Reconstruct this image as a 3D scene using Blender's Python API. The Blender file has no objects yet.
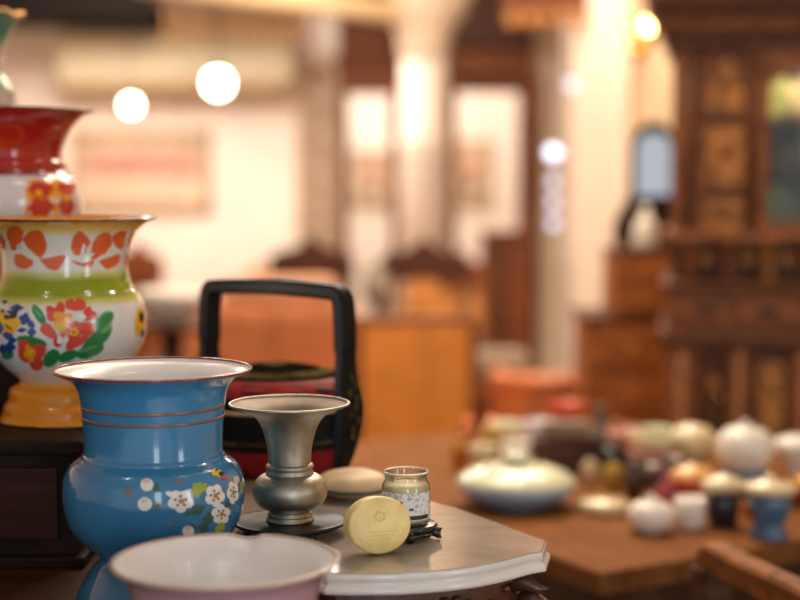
import bpy, bmesh, math, random
from mathutils import Vector, Matrix
random.seed(7)
PI=math.pi
S=bpy.context.scene; COL=S.collection
# ------------------------------------------------------------------ camera frame
ZC=1.32; FPX=1550.0; PIT=math.radians(4.43)
def ray(px,py):
    a=(px-400)/FPX; b=-(py-300)/FPX
    return Vector((a, math.cos(PIT)+b*math.sin(PIT), -math.sin(PIT)+b*math.cos(PIT)))
O=Vector((0,0,ZC))
def P(px,py,d):
    r=ray(px,py); return O+r*(d/r.y)
def G(px,py,z):
    r=ray(px,py); return O+r*((z-ZC)/r.z)
cd=bpy.data.cameras.new('camera'); cam=bpy.data.objects.new('camera',cd); COL.objects.link(cam)
cam.location=O; cam.rotation_euler=(PI/2-PIT,0,0)
cd.sensor_width=36; cd.lens=FPX*36/800; cd.clip_start=.05; cd.clip_end=60
cd.dof.use_dof=True; cd.dof.focus_distance=1.54; cd.dof.aperture_fstop=2.2
S.camera=cam
# ------------------------------------------------------------------ materials
def srgb(c):
    f=lambda v:(v/255)/12.92 if v/255<=.04045 else ((v/255+.055)/1.055)**2.4
    return (f(c[0]),f(c[1]),f(c[2]),1)
def newmat(n):
    m=bpy.data.materials.new(n); m.use_nodes=True
    nt=m.node_tree; b=nt.nodes['Principled BSDF']; return m,nt,b
def pm(n,c,r=.5,metal=0,coat=0,noise=.0,nscale=20,bump=0,bscale=60,trans=0,emit=None,es=0,spec=None):
    m,nt,b=newmat(n); b.inputs['Base Color'].default_value=srgb(c)
    b.inputs['Roughness'].default_value=r; b.inputs['Metallic'].default_value=metal
    b.inputs['Coat Weight'].default_value=coat; b.inputs['Coat Roughness'].default_value=.06
    if spec is not None: b.inputs['Specular IOR Level'].default_value=spec
    if trans: b.inputs['Transmission Weight'].default_value=trans
    if emit: b.inputs['Emission Color'].default_value=srgb(emit); b.inputs['Emission Strength'].default_value=es
    tc=nt.nodes.new('ShaderNodeTexCoord')
    if noise:
        n1=nt.nodes.new('ShaderNodeTexNoise'); n1.inputs['Scale'].default_value=nscale; n1.inputs['Detail'].default_value=5
        nt.links.new(tc.outputs['Object'],n1.inputs['Vector'])
        cr=nt.nodes.new('ShaderNodeValToRGB'); e=cr.color_ramp.elements
        c0=srgb([v*(1-noise) for v in c]); c1=srgb([min(255,v*(1+noise)) for v in c])
        e[0].position=.3; e[0].color=c0; e[1].position=.7; e[1].color=c1
        nt.links.new(n1.outputs['Fac'],cr.inputs['Fac']); nt.links.new(cr.outputs['Color'],b.inputs['Base Color'])
    if bump:
        n2=nt.nodes.new('ShaderNodeTexNoise'); n2.inputs['Scale'].default_value=bscale; n2.inputs['Detail'].default_value=3
        nt.links.new(tc.outputs['Object'],n2.inputs['Vector'])
        bp=nt.nodes.new('ShaderNodeBump'); bp.inputs['Strength'].default_value=bump; bp.inputs['Distance'].default_value=.01
        nt.links.new(n2.outputs['Fac'],bp.inputs['Height']); nt.links.new(bp.outputs['Normal'],b.inputs['Normal'])
    return m
def wood(n,c,r=.35,var=.35,scale=(3,3,30),coat=.2,bump=.15,spec=.5):
    m,nt,b=newmat(n); b.inputs['Specular IOR Level'].default_value=spec; b.inputs['Roughness'].default_value=r; b.inputs['Coat Weight'].default_value=coat
    b.inputs['Coat Roughness'].default_value=.15
    tc=nt.nodes.new('ShaderNodeTexCoord'); mp=nt.nodes.new('ShaderNodeMapping'); mp.inputs['Scale'].default_value=scale
    nt.links.new(tc.outputs['Object'],mp.inputs['Vector'])
    n1=nt.nodes.new('ShaderNodeTexNoise'); n1.inputs['Scale'].default_value=4; n1.inputs['Detail'].default_value=8; n1.inputs['Distortion'].default_value=.8
    nt.links.new(mp.outputs['Vector'],n1.inputs['Vector'])
    cr=nt.nodes.new('ShaderNodeValToRGB'); e=cr.color_ramp.elements
    e[0].position=.3; e[0].color=srgb([v*(1-var) for v in c]); e[1].position=.7; e[1].color=srgb([min(255,v*(1+var)) for v in c])
    nt.links.new(n1.outputs['Fac'],cr.inputs['Fac']); nt.links.new(cr.outputs['Color'],b.inputs['Base Color'])
    bp=nt.nodes.new('ShaderNodeBump'); bp.inputs['Strength'].default_value=bump; bp.inputs['Distance'].default_value=.003
    nt.links.new(n1.outputs['Fac'],bp.inputs['Height']); nt.links.new(bp.outputs['Normal'],b.inputs['Normal'])
    return m
def zramp(n,stops,r=.12,coat=.6,scuff=.03):
    """enamel whose glaze colour changes with height; stops = (z, colour)"""
    m,nt,b=newmat(n); b.inputs['Roughness'].default_value=r; b.inputs['Coat Weight'].default_value=coat; b.inputs['Coat Roughness'].default_value=.05
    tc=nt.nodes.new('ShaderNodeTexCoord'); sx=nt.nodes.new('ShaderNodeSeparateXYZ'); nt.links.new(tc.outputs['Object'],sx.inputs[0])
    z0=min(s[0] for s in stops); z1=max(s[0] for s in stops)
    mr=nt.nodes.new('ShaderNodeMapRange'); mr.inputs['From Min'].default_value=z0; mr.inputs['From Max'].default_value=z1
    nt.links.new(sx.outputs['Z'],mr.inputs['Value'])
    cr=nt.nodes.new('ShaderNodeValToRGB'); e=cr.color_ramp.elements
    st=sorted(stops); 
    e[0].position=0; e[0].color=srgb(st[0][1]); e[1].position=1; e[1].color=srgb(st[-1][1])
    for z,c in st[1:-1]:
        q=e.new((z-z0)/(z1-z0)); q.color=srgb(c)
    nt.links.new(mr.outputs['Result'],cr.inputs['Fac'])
    n1=nt.nodes.new('ShaderNodeTexNoise'); n1.inputs['Scale'].default_value=35; n1.inputs['Detail'].default_value=4
    nt.links.new(tc.outputs['Object'],n1.inputs['Vector'])
    mx=nt.nodes.new('ShaderNodeMix'); mx.data_type='RGBA'; mx.blend_type='MULTIPLY'; mx.inputs['Factor'].default_value=.35
    nt.links.new(cr.outputs['Color'],mx.inputs['A'])
    g=nt.nodes.new('ShaderNodeValToRGB'); g.color_ramp.elements[0].position=.3; g.color_ramp.elements[0].color=(.75,.75,.75,1); g.color_ramp.elements[1].position=.6
    nt.links.new(n1.outputs['Fac'],g.inputs['Fac']); nt.links.new(g.outputs['Color'],mx.inputs['B'])
    nt.links.new(mx.outputs['Result'],b.inputs['Base Color'])
    bp=nt.nodes.new('ShaderNodeBump'); bp.inputs['Strength'].default_value=scuff; bp.inputs['Distance'].default_value=.01
    nt.links.new(n1.outputs['Fac'],bp.inputs['Height']); nt.links.new(bp.outputs['Normal'],b.inputs['Normal'])
    return m
def thin_glass(n,tint=(235,240,235),mixf=.12,k=.7):
    m=bpy.data.materials.new(n); m.use_nodes=True; nt=m.node_tree; nt.nodes.clear()
    o=nt.nodes.new('ShaderNodeOutputMaterial'); t=nt.nodes.new('ShaderNodeBsdfTransparent'); g=nt.nodes.new('ShaderNodeBsdfGlossy')
    t.inputs['Color'].default_value=srgb(tint); g.inputs['Roughness'].default_value=.02
    x=nt.nodes.new('ShaderNodeMixShader'); lw=nt.nodes.new('ShaderNodeLayerWeight'); lw.inputs['Blend'].default_value=.35
    ad=nt.nodes.new('ShaderNodeMath'); ad.operation='MULTIPLY_ADD'; ad.inputs[1].default_value=k; ad.inputs[2].default_value=mixf*.5
    nt.links.new(lw.outputs['Fresnel'],ad.inputs[0]); nt.links.new(ad.outputs[0],x.inputs['Fac'])
    nt.links.new(t.outputs[0],x.inputs[1]); nt.links.new(g.outputs[0],x.inputs[2]); nt.links.new(x.outputs[0],o.inputs['Surface'])
    return m
def lampmat(n,c,s):
    m=bpy.data.materials.new(n); m.use_nodes=True; nt=m.node_tree; b=nt.nodes['Principled BSDF']
    b.inputs['Base Color'].default_value=srgb(c); b.inputs['Emission Color'].default_value=srgb(c); b.inputs['Emission Strength'].default_value=s
    return m
M={}
M['plaster']=pm('cream plaster',(238,214,184),.85,noise=.03,nscale=3,bump=.05)
M['plaster_pink']=pm('pale pink plaster',(244,226,210),.85,noise=.03,nscale=3,bump=.05)
M['plaster_gold']=pm('warm yellow plaster',(226,196,148),.85,noise=.04,nscale=3)
M['ceiling']=pm('ceiling paint',(215,200,180),.9)
M['floor']=pm('terracotta floor tile',(92,66,52),.5,noise=.2,nscale=6)
M['white_enamel']=pm('white enamel glaze',(232,230,232),.3,coat=.15,noise=.02,nscale=15)
M['wine']=pm('wine red rim enamel',(128,48,48),.2,coat=.5)
M['gilt']=pm('dull gilt line',(150,112,92),.3,metal=.5)
M['black_rim']=pm('black rim enamel',(28,24,22),.25,coat=.4)
M['orange_in']=pm('orange enamel inside',(226,140,30),.2,coat=.4)
M['pewter']=pm('brushed pewter',(180,173,160),.43,metal=.95,noise=.12,nscale=25,bump=.06,bscale=120)
M['pewter_dark']=pm('tarnished pewter',(38,35,34),.3,metal=.4,noise=.2,nscale=18)
M['pewter_in']=pm('darker pewter inside',(112,100,88),.55,metal=.7,noise=.15,nscale=25)  # darker, rougher pewter for the inner wall of the neck
M['rosewood']=wood('carved rosewood',(74,42,30),.35,.4,(8,8,8),.3,.5)
M['darkwood']=wood('dark red table wood',(52,22,13),.5,.3,(2,20,20),0,spec=.2)
M['chestwood']=wood('near black chest wood',(32,20,15),.6,.4,(3,20,20),0,spec=.15)
M['tablewood']=wood('warm brown table wood',(122,78,44),.65,.14,(14,2,10),0,.05,spec=.03)
M['cabwood']=wood('carved brown cabinet wood',(124,74,40),.5,.35,(6,6,20),0,.4,spec=.3)
M['cabdark']=wood('dark carved moulding wood',(88,52,28),.5,.3,(20,6,6),0,.4,spec=.3)  # darker brown cabinet wood
M['giltwood']=pm('gilded carving',(160,104,48),.45,metal=.2,noise=.35,nscale=40,bump=.6,bscale=70)
M['chairwood']=wood('dark chair wood',(74,44,30),.5,.3,(5,5,12),0,spec=.25)
M['chairwood_red']=wood('reddish chair wood',(134,76,42),.5,.2,(5,5,12),0,spec=.25)
M['honey']=wood('honey coloured wood',(206,140,72),.4,.2,(4,4,10),.2)
M['lintel']=wood('red brown lintel wood',(112,62,34),.5,.3,(2,8,8),0,spec=.25)
M['orange_leather']=pm('orange tan leather',(232,142,52),.5,noise=.08,nscale=9,bump=.15,bscale=90)
M['rust_leather']=pm('rust brown leather',(186,110,64),.5,noise=.12,nscale=8,bump=.15,bscale=90)
M['lacquer']=pm('black lacquer',(17,18,19),.5,coat=0,spec=.14,noise=.4,nscale=12)
M['lacquer_blue']=pm('blue black lacquer edge',(44,58,66),.3,coat=.2)
M['lacquer_red']=pm('dull red lacquer',(138,34,38),.55,spec=.1,noise=.25,nscale=30)
M['lacquer_gold']=pm('worn gold lacquer',(70,58,36),.7,spec=.05,noise=.4,nscale=60)
M['straw']=pm('pale straw beige glaze',(204,178,138),.5,noise=.12,nscale=30)
M['green_edge']=pm('dark green edge',(40,56,44),.3,coat=.3)
M['gold_tin']=pm('pale gold tin',(255,222,150),.42,metal=.05,noise=.06,nscale=60,bump=.1,bscale=200)
M['wax']=pm('cream candle wax',(226,208,168),.5)
M['jar_glass']=thin_glass('clear jar glass',(240,243,240),.1)
M['pane_glass']=thin_glass('cabinet door glass',(235,238,230),.01,.04)
M['label_black']=pm('black label strip',(30,36,44),.5)
M['brass']=pm('polished brass',(214,160,80),.18,metal=1)
M['mirror']=pm('mirror glass',(235,240,245),.03,metal=1)
M['iron']=pm('dark iron',(30,26,24),.5,metal=.5)
M['beam']=wood('dark beam wood',(20,12,8),.6,.3,(5,5,12),0,spec=.1)
M['pframe']=wood('dull tan picture frame wood',(186,150,112),.6,.1)
M['spindle']=wood('pale tan wood',(146,104,62),.5,.15)
M['ac']=pm('cream plastic casing',(222,206,172),.6)
M['p_white']=pm('white porcelain',(232,224,212),.15,coat=.5)
M['p_cream']=pm('cream porcelain',(222,204,164),.2,coat=.4)
M['p_green']=pm('pale green porcelain',(212,214,182),.2,coat=.4)
M['p_yellow']=pm('mustard glaze',(176,138,52),.25,coat=.4)
M['p_blue']=pm('slate blue glaze',(72,104,138),.2,coat=.5)
M['p_blueg']=pm('blue grey porcelain',(142,162,186),.25,coat=.5)
M['grey_glaze']=pm('dull grey glaze',(150,140,124),.6)
M['p_navy']=pm('navy glaze',(22,32,48),.15,coat=.6)
M['p_black']=pm('black stoneware',(26,22,22),.2,coat=.4)
M['p_brown']=pm('brown stoneware',(74,46,34),.3,coat=.3)
M['p_pink']=pm('pink glaze',(206,150,136),.2,coat=.4)
M['p_lilac']=pm('lilac white porcelain',(212,196,206),.2,coat=.4)
M['p_red']=pm('orange red glaze',(200,78,44),.2,coat=.5)
M['p_rose']=pm('deep rose glaze',(176,76,92),.2,coat=.5)
M['p_grey']=pm('grey pewter kettle metal',(122,112,108),.3,metal=.8)
M['p_copper']=pm('copper',(206,122,82),.2,metal=1)
M['grey_cloth']=pm('grey brown cloth',(134,116,98),.9,noise=.1,nscale=20)
M['print']=pm('paper print rose and tan',(208,180,150),.8,noise=.12,nscale=5)
M['print_rose']=pm('faded rose print band',(196,138,116),.8,noise=.12,nscale=9)
M['lamp']=lampmat('lit warm white globe',(255,236,214),26)
M['lamp_gold']=lampmat('lit golden globe',(255,214,130),30)
M['glint_blue']=lampmat('cool white window glint',(214,222,250),3.2)  # glow that imitates window reflections, no lamp
def marble():
    m,nt,b=newmat('polished veined marble'); b.inputs['Roughness'].default_value=.16; b.inputs['Coat Weight'].default_value=.3
    tc=nt.nodes.new('ShaderNodeTexCoord')
    n1=nt.nodes.new('ShaderNodeTexNoise'); n1.inputs['Scale'].default_value=7; n1.inputs['Detail'].default_value=9; n1.inputs['Distortion'].default_value=2.2
    nt.links.new(tc.outputs['Object'],n1.inputs['Vector'])
    cr=nt.nodes.new('ShaderNodeValToRGB'); e=cr.color_ramp.elements
    e[0].position=.35; e[0].color=srgb((150,138,128)); e[1].position=.62; e[1].color=srgb((168,156,144))
    q=e.new(.49); q.color=srgb((158,147,136))
    nt.links.new(n1.outputs['Fac'],cr.inputs['Fac']); nt.links.new(cr.outputs['Color'],b.inputs['Base Color']); return m
M['marble']=marble()
M['marble_edge']=pm('white marble edge',(232,227,220),.22,coat=.3,noise=.04,nscale=20)
# ------------------------------------------------------------------ object helpers
def link(o): COL.objects.link(o); return o
def props(o,label,cat,group=None,kind=None):
    if label: o['label']=label
    if cat: o['category']=cat
    if group: o['group']=group
    if kind: o['kind']=kind
    return o
def thing(name,label,cat,loc,rz=0,group=None):
    o=bpy.data.objects.new(name,None); link(o); o.location=loc; o.rotation_euler=(0,0,rz); o.empty_display_size=.05
    return props(o,label,cat,group)
class MB:
    def __init__(s): s.b=bmesh.new(); s.m=[]
    def mi(s,m):
        if m not in s.m: s.m.append(m)
        return s.m.index(m)
    def box(s,x0,y0,z0,x1,y1,z1,m,bev=0,rot=None):
        r=bmesh.ops.create_cube(s.b,size=1)
        vs=r['verts']
        T=Matrix.Translation(((x0+x1)/2,(y0+y1)/2,(z0+z1)/2))@(rot or Matrix())@Matrix.Diagonal((abs(x1-x0),abs(y1-y0),abs(z1-z0),1))
        bmesh.ops.transform(s.b,matrix=T,verts=vs)
        fs=set(f for v in vs for f in v.link_faces)
        i=s.mi(m)
        for f in fs: f.material_index=i
        if bev:
            es=list(set(e for v in vs for e in v.link_edges))
            rr=bmesh.ops.bevel(s.b,geom=es,offset=bev,segments=2,affect='EDGES',profile=.6)
            for f in rr['faces']: f.material_index=i
        return s
    def lathe(s,prof,mats,seg=64,wob=None,smooth=True,cen=(0,0,0)):
        """prof list of (r,z); mats = one material or a list per segment"""
        rings=[]
        cx,cy,cz=cen
        for k,(r,z) in enumerate(prof):
            if r<1e-6: rings.append([s.b.verts.new((cx,cy,cz+z))])
            else:
                ring=[]
                for i in range(seg):
                    a=2*PI*i/seg; rr,zz=r,z
                    if wob: rr,zz=wob(a,r,z)
                    ring.append(s.b.verts.new((cx+rr*math.cos(a),cy+rr*math.sin(a),cz+zz)))
                rings.append(ring)
        for k in range(len(rings)-1):
            A,B=rings[k],rings[k+1]; mi=s.mi(mats[k] if isinstance(mats,list) else mats)
            for i in range(seg):
                j=(i+1)%seg
                if len(A)==1 and len(B)==1: continue
                if len(A)==1: f=s.b.faces.new((A[0],B[j],B[i]))
                elif len(B)==1: f=s.b.faces.new((A[i],A[j],B[0]))
                else: f=s.b.faces.new((A[i],A[j],B[j],B[i]))
                f.material_index=mi; f.smooth=smooth
        return s
    def tube(s,pts,r,m,seg=10,flat=None,closed=False):
        """pts list of Vector; r float or list; flat=(w,h,up) makes a rectangular section"""
        pts=[Vector(p) for p in pts]; n=len(pts); rings=[]; mi=s.mi(m)
        prev=None
        for i,p in enumerate(pts):
            if closed: t=(pts[(i+1)%n]-pts[i-1])
            else: t=(pts[min(i+1,n-1)]-pts[max(i-1,0)])
            t.normalize()
            up=prev if prev is not None else (Vector((0,0,1)) if abs(t.z)<.9 else Vector((0,1,0)))
            if flat and len(flat)>2: up=Vector(flat[2])
            a=t.cross(up).normalized(); b=a.cross(t).normalized(); prev=b
            rr=r[i] if isinstance(r,(list,tuple)) else r
            ring=[]
            if flat:
                w=flat[0][i] if isinstance(flat[0],(list,tuple)) else flat[0]; h=flat[1]
                c=.25
                for (u,v) in ((1,1-c),(1-c,1),(-1+c,1),(-1,1-c),(-1,-1+c),(-1+c,-1),(1-c,-1),(1,-1+c)):
                    ring.append(s.b.verts.new(p+a*u*w+b*v*h))
            else:
                for k in range(seg):
                    q=2*PI*k/seg; ring.append(s.b.verts.new(p+a*math.cos(q)*rr+b*math.sin(q)*rr))
            rings.append(ring)
        K=len(rings[0])
        for i in range(n if closed else n-1):
            A=rings[i];B=rings[(i+1)%n]
            for k in range(K):
                f=s.b.faces.new((A[k],A[(k+1)%K],B[(k+1)%K],B[k])); f.material_index=mi; f.smooth=not flat
        if not closed:
            for R,rev in ((rings[0],True),(rings[-1],False)):
                f=s.b.faces.new(R[::-1] if rev else R); f.material_index=mi
        return s
    def prism(s,poly,z0,z1,m,msides=None,axis='z'):
        def mk(p,z):
            if axis=='z': return (p[0],p[1],z)
            if axis=='y': return (p[0],z,p[1])
            return (z,p[0],p[1])
        A=[s.b.verts.new(mk(p,z0)) for p in poly]; B=[s.b.verts.new(mk(p,z1)) for p in poly]
        i=s.mi(m); j=s.mi(msides or m); n=len(poly)
        f=s.b.faces.new(A[::-1]); f.material_index=i; f=s.b.faces.new(B); f.material_index=i
        for k in range(n):
            f=s.b.faces.new((A[k],A[(k+1)%n],B[(k+1)%n],B[k])); f.material_index=j
        return s
    def ball(s,c,r,m,sc=(1,1,1),seg=20):
        rr=bmesh.ops.create_uvsphere(s.b,u_segments=seg,v_segments=seg//2+2,radius=r)
        bmesh.ops.transform(s.b,matrix=Matrix.Translation(c)@Matrix.Diagonal((*sc,1)),verts=rr['verts'])
        i=s.mi(m)
        for f in set(f for v in rr['verts'] for f in v.link_faces): f.material_index=i; f.smooth=True
        return s
    def build(s,name,parent=None,loc=None,bevel=0,fix=True):
        if fix: bmesh.ops.recalc_face_normals(s.b,faces=s.b.faces)
        me=bpy.data.meshes.new(name); s.b.to_mesh(me); s.b.free()
        for m in s.m: me.materials.append(m)
        o=bpy.data.objects.new(name,me); link(o)
        if parent is not None: o.parent=parent
        if loc is not None: o.location=loc
        if bevel:
            md=o.modifiers.new('bevel','BEVEL'); md.width=bevel; md.segments=2; md.limit_method='ANGLE'
        return o
def struct(mb,name,loc=None): 
    o=mb.build(name,None,loc); o['kind']='structure'; return o
def single(mb,name,label,cat,loc,group=None):
    o=mb.build(name,None,loc); return props(o,label,cat,group)
def catmull(pts,n=6):
    out=[]
    for i in range(len(pts)-1):
        p0=pts[max(i-1,0)];p1=pts[i];p2=pts[i+1];p3=pts[min(i+2,len(pts)-1)]
        for k in range(n):
            t=k/n
            out.append(tuple(.5*((2*p1[j])+(-p0[j]+p2[j])*t+(2*p0[j]-5*p1[j]+4*p2[j]-p3[j])*t*t+(-p0[j]+3*p1[j]-3*p2[j]+p3[j])*t**3) for j in range(len(p1))))
    out.append(tuple(pts[-1])); return out
def torus_part(R,r,z,m,parent,name='rim',seg=96,wob=None):
    mb=MB(); pts=[]
    for i in range(seg):
        a=2*PI*i/seg; rr,zz=(R,z) if not wob else wob(a,R,z)
        pts.append(Vector((rr*math.cos(a),rr*math.sin(a),zz)))
    mb.tube(pts,r,m,8,closed=True); return mb.build(name,parent)
# ---- painted decoration on turned vessels
def surf_hit(base,prof,px,py):
    """prof: sampled outer profile sorted by z descending (r,z local)"""
    r=ray(px,py); r=r/r.length
    tc=(Vector((base.x,base.y,0))-Vector((O.x,O.y,0))).length
    def rad(z):
        for i in range(len(prof)-1):
            z1=prof[i][1]; z0=prof[i+1][1]
            if z0<=z<=z1: 
                f=(z-z0)/max(z1-z0,1e-9); return prof[i+1][0]*(1-f)+prof[i][0]*f
        return -1
    def ins(t):
        p=O+r*t-base; return math.hypot(p.x,p.y)<=rad(p.z)
    t=tc-.16; st=.0015
    while t<tc+.1:
        if ins(t):
            a=t-st;b=t
            for _ in range(10):
                c=(a+b)/2
                if ins(c): b=c
                else: a=c
            p=O+r*b-base
            dr=(rad(p.z+.001)-rad(p.z-.001))/.002
            n=Vector((p.x,p.y,0)).normalized(); n=Vector((n.x,n.y,-dr)).normalized()
            return p,n
        t+=st
    return None
def blob(cx,cy,rx,ry,rot=0,lobes=0,amp=.15,ph=0,n=20,jit=.06):
    out=[]
    for i in range(n):
        a=2*PI*i/n; q=1+(amp*math.cos(lobes*a+ph) if lobes else 0)+random.uniform(-jit,jit)
        x=rx*q*math.cos(a); y=ry*q*math.sin(a); c,s_=math.cos(rot),math.sin(rot)
        out.append((cx+x*c-y*s_,cy+x*s_+y*c))
    return out
def paint(mb,base,prof,outl,m,eps=.0003):
    cx=sum(p[0] for p in outl)/len(outl); cy=sum(p[1] for p in outl)/len(outl)
    def H(x,y):
        for k in range(12):
            h=surf_hit(base,prof,x,y)
            if h: return h[0]+h[1]*eps
            x+=(cx-x)*.12; y+=(cy-y)*.12
        return None
    rings=[]
    for t in (1,.7,.4):
        R=[H(cx+(x-cx)*t,cy+(y-cy)*t) for x,y in outl]
        if any(v is None for v in R): return
        rings.append([mb.b.verts.new(v) for v in R])
    c=H(cx,cy)
    if c is None: return
    c=mb.b.verts.new(c); i=mb.mi(m); n=len(outl)
    for A,B in zip(rings,rings[1:]):
        for k in range(n):
            f=mb.b.faces.new((A[k],A[(k+1)%n],B[(k+1)%n],B[k])); f.material_index=i; f.smooth=True
    for k in range(n):
        f=mb.b.faces.new((rings[-1][k],rings[-1][(k+1)%n],c)); f.material_index=i; f.smooth=True
def vessel(name,label,cat,axpx,D,rows,basez,waist_i,outer_mat,inner_mat,rim_mat,foot_mat,paints,rimr=.0016,splits=None,group=None):
    """rows = (radius px, y px) read down the outline, waist_i = row where the foot starts"""
    base=Vector((P(axpx,300,D).x,D,basez)); sc=D/FPX
    t=thing(name,label,cat,base,0,group)
    pr=[(r*sc,P(axpx,y,D).z-basez) for r,y in rows]
    pr[-1]=(pr[-1][0],0.0)
    body=catmull(pr[:waist_i+1],6); foot=catmull(pr[waist_i:],6)
    mb=MB(); th=.0018
    inner=[(max(r-th,.001),z+(.0002 if i==0 else 0)) for i,(r,z) in enumerate(body)]
    loop=[(0,body[-1][1]+.003)]+inner[::-1]
    mb.lathe(loop,inner_mat,96)
    mb.lathe([inner[0]]+body,outer_mat(pr) if callable(outer_mat) else outer_mat,96)
    for outl,m,e in paints: paint(mb,base,body,outl,m,e)
    mb.build('body',t,fix=False)
    torus_part(pr[0][0]-.0008,rimr,pr[0][1],rim_mat,t)
    mb=MB(); mb.lathe(foot+[(foot[-1][0]-.003,0),(foot[-1][0]-.006,.004),(foot[0][0]-.003,foot[0][1]-.002),(0,foot[0][1]-.002)],foot_mat,96); mb.build('foot',t)
    return t,base,pr,body
exec_parts=[]
# ------------------------------------------------------------------ room
Z_DARK=ZC-.414; Z_MAR=ZC-.36; Z_TAB=ZC-.57
XL,XR,YB,YF,H=-3.4,2.6,9.0,-1.8,3.0
struct(MB().box(XL,YF,-.1,XR,12.6,0,M['floor']),'floor')
struct(MB().box(XL,YF,H,XR,12.6,H+.1,M['ceiling']),'ceiling')
struct(MB().box(XL-.1,YF,0,XL,12.6,H,M['plaster']),'wall_left')
struct(MB().box(XR,YF,0,XR+.1,12.6,H,M['plaster_gold']),'wall_right')
struct(MB().box(XL,12.5,0,XR,12.6,H,M['plaster_pink']),'wall_far')
X=lambda px,d=YB: (px-400)/FPX*d
Z=lambda py,d=YB: P(400,py,d).z
# partition wall with two tall openings: pieces around them
w=MB()
w.box(XL,YB,0,X(338),YB+.14,H,M['plaster_pink'])
struct(w,'wall_back')
w=MB(); w.box(X(338),YB,Z(92),X(528),YB+.14,H,M['lintel']); struct(w,'trim_1')
w=MB(); w.box(X(528),YB,0,XR,YB+.14,H,M['plaster']); struct(w,'wall_back_right')
# door frames
def frame(n,x0,x1,ztop,hz,m):
    b=MB(); b.box(x0-.02,YB-.05,0,x0+.06,YB+.16,ztop,m,.006); b.box(x1-.07,YB-.05,0,x1+.03,YB+.16,ztop,m,.006)
    b.box(x0,YB-.06,ztop,x1,YB+.16,ztop+hz,m,.008); o=struct(b,'door_%d'%n)
    # carved fretwork head
    c=MB()
    k=7
    for i in range(k):
        xx=x0+(i+.5)*(x1-x0)/k; c.box(xx-.012,YB-.05,ztop+hz,xx+.012,YB-.02,ztop+hz+.3,m,.004)
    c.box(x0,YB-.055,ztop+hz+.3,x1,YB,ztop+hz+.36,m,.005)
    c.build('fretwork',o)
frame(1,X(338),X(402),Z(94),.11,M['lintel'])
frame(2,X(446),X(531),Z(76),.17,M['lintel'])
b=MB(); b.box(X(446),YB-.12,Z(47),X(531),YB,Z(47)+.5,M['chairwood']); b.build('transom',bpy.data.objects['door_2'])
t=thing('lattice_screen','tall tan wooden lattice screen against the wall left of the left doorway','screen',(X(319),YB-.10,0))
hw=.115; hz_=Z(58)
b=MB(); b.box(-hw,-.02,0,-hw+.03,.02,hz_,M['pframe'],.004); b.box(hw-.03,-.02,0,hw,.02,hz_,M['pframe'],.004); b.box(-hw,-.02,hz_-.05,hw,.02,hz_,M['pframe'],.004); b.box(-hw,-.02,0,hw,.02,.08,M['pframe'],.004); b.build('screen_frame',t)
b=MB()
for i in range(4): b.box(-hw+.03+i*.045,-.008,.08,-.1+.03+i*.045,.008,hz_-.05,M['spindle'])
for i in range(9): b.box(-hw+.02,-.009,.2+i*.22,hw-.02,.007,.215+i*.22,M['spindle'])
b.build('lattice',t)
# picture on the far wall seen through the openings
def picture(name,label,x0,z0,x1,z1,y,group=None):
    t=thing(name,label,'picture',((x0+x1)/2,y,z0),0,group); w_=(x1-x0)/2; h=z1-z0
    f=MB()
    for a in ((-w_,0,w_,.05),(-w_,h-.05,w_,h),(-w_,0,-w_+.05,h),(w_-.05,0,w_,h)): f.box(a[0],-.03,a[1],a[2],0,a[3],M['pframe'],.005)
    f.build('picture_frame',t)
    p=MB(); p.box(-w_+.04,-.015,.04,w_-.04,-.002,h-.04,M['print']); 
    p.box(-w_+.08,-.018,h*.45,w_-.08,-.0151,h*.7,M['print_rose'])
    for i in range(5):
        xx=-w_+.12+i*(2*w_-.24)/4; p.box(xx-.03,-.019,.1,xx+.02,-.0152,h*.4,M['plaster'])
    p.build('print',t); return t
picture('framed_picture','wide framed print in tan and rose on the left wall below the air conditioner',X(74),Z(212),X(212),Z(130),YB-.002)
picture('framed_picture','small framed print seen through the right-hand doorway',X(452,12.4),Z(205,12.4),X(492,12.4),Z(140,12.4),12.49)
picture('framed_picture','small framed print seen through the left-hand doorway',X(352,12.4),Z(205,12.4),X(396,12.4),Z(150,12.4),12.49)
# air conditioner
t=thing('air_conditioner','long cream wall air conditioner high on the left wall','air conditioner',(X(182),YB-.002,Z(88)))
hw=.66; hh=Z(34)-Z(88)
b=MB(); b.prism([(0,0.03),(-.16,0),(-.2,.04),(-.21,hh-.03),(-.18,hh),(0,hh)],-hw,hw,M['ac'],axis='x'); b.build('casing',t,bevel=.006)
b=MB(); b.box(-hw+.05,-.19,-.004,hw-.05,-.05,.012,M['plaster_gold'])
b.build('air_outlet',t)
# dark beam and spindle frieze, upper left
b=MB(); b.box(XL,YB-.5,Z(22,8.6),X(170),YB-.002,Z(22,8.6)+.55,M['beam'],.01); b.box(X(170),YB-.4,Z(16,8.6),X(305),YB-.002,Z(16,8.6)+.4,M['beam'],.01); struct(b,'trim_2')
t=thing('spindle_frieze','row of pale turned wooden spindles hanging under the dark beam at upper left','frieze',(X(238,8.5),8.5,Z(8,8.5)))
b=MB(); b.box(-.42,-.02,0,.42,.02,.05,M['chairwood']); b.build('top_rail',t)
sp=None
for i in range(12):
    xx=-.37+i*.067
    if sp is None:
        b=MB(); b.lathe([(0,0),(.014,0),(.018,-.03),(.01,-.05),(.02,-.1),(.012,-.15),(.016,-.18),(.006,-.21),(0,-.215)],M['spindle'],12); sp=b.build('spindle',t,(xx,0,0))
    else:
        c=sp.copy(); link(c); c.parent=t; c.location=(xx,0,-.012*math.sin(i))
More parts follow.
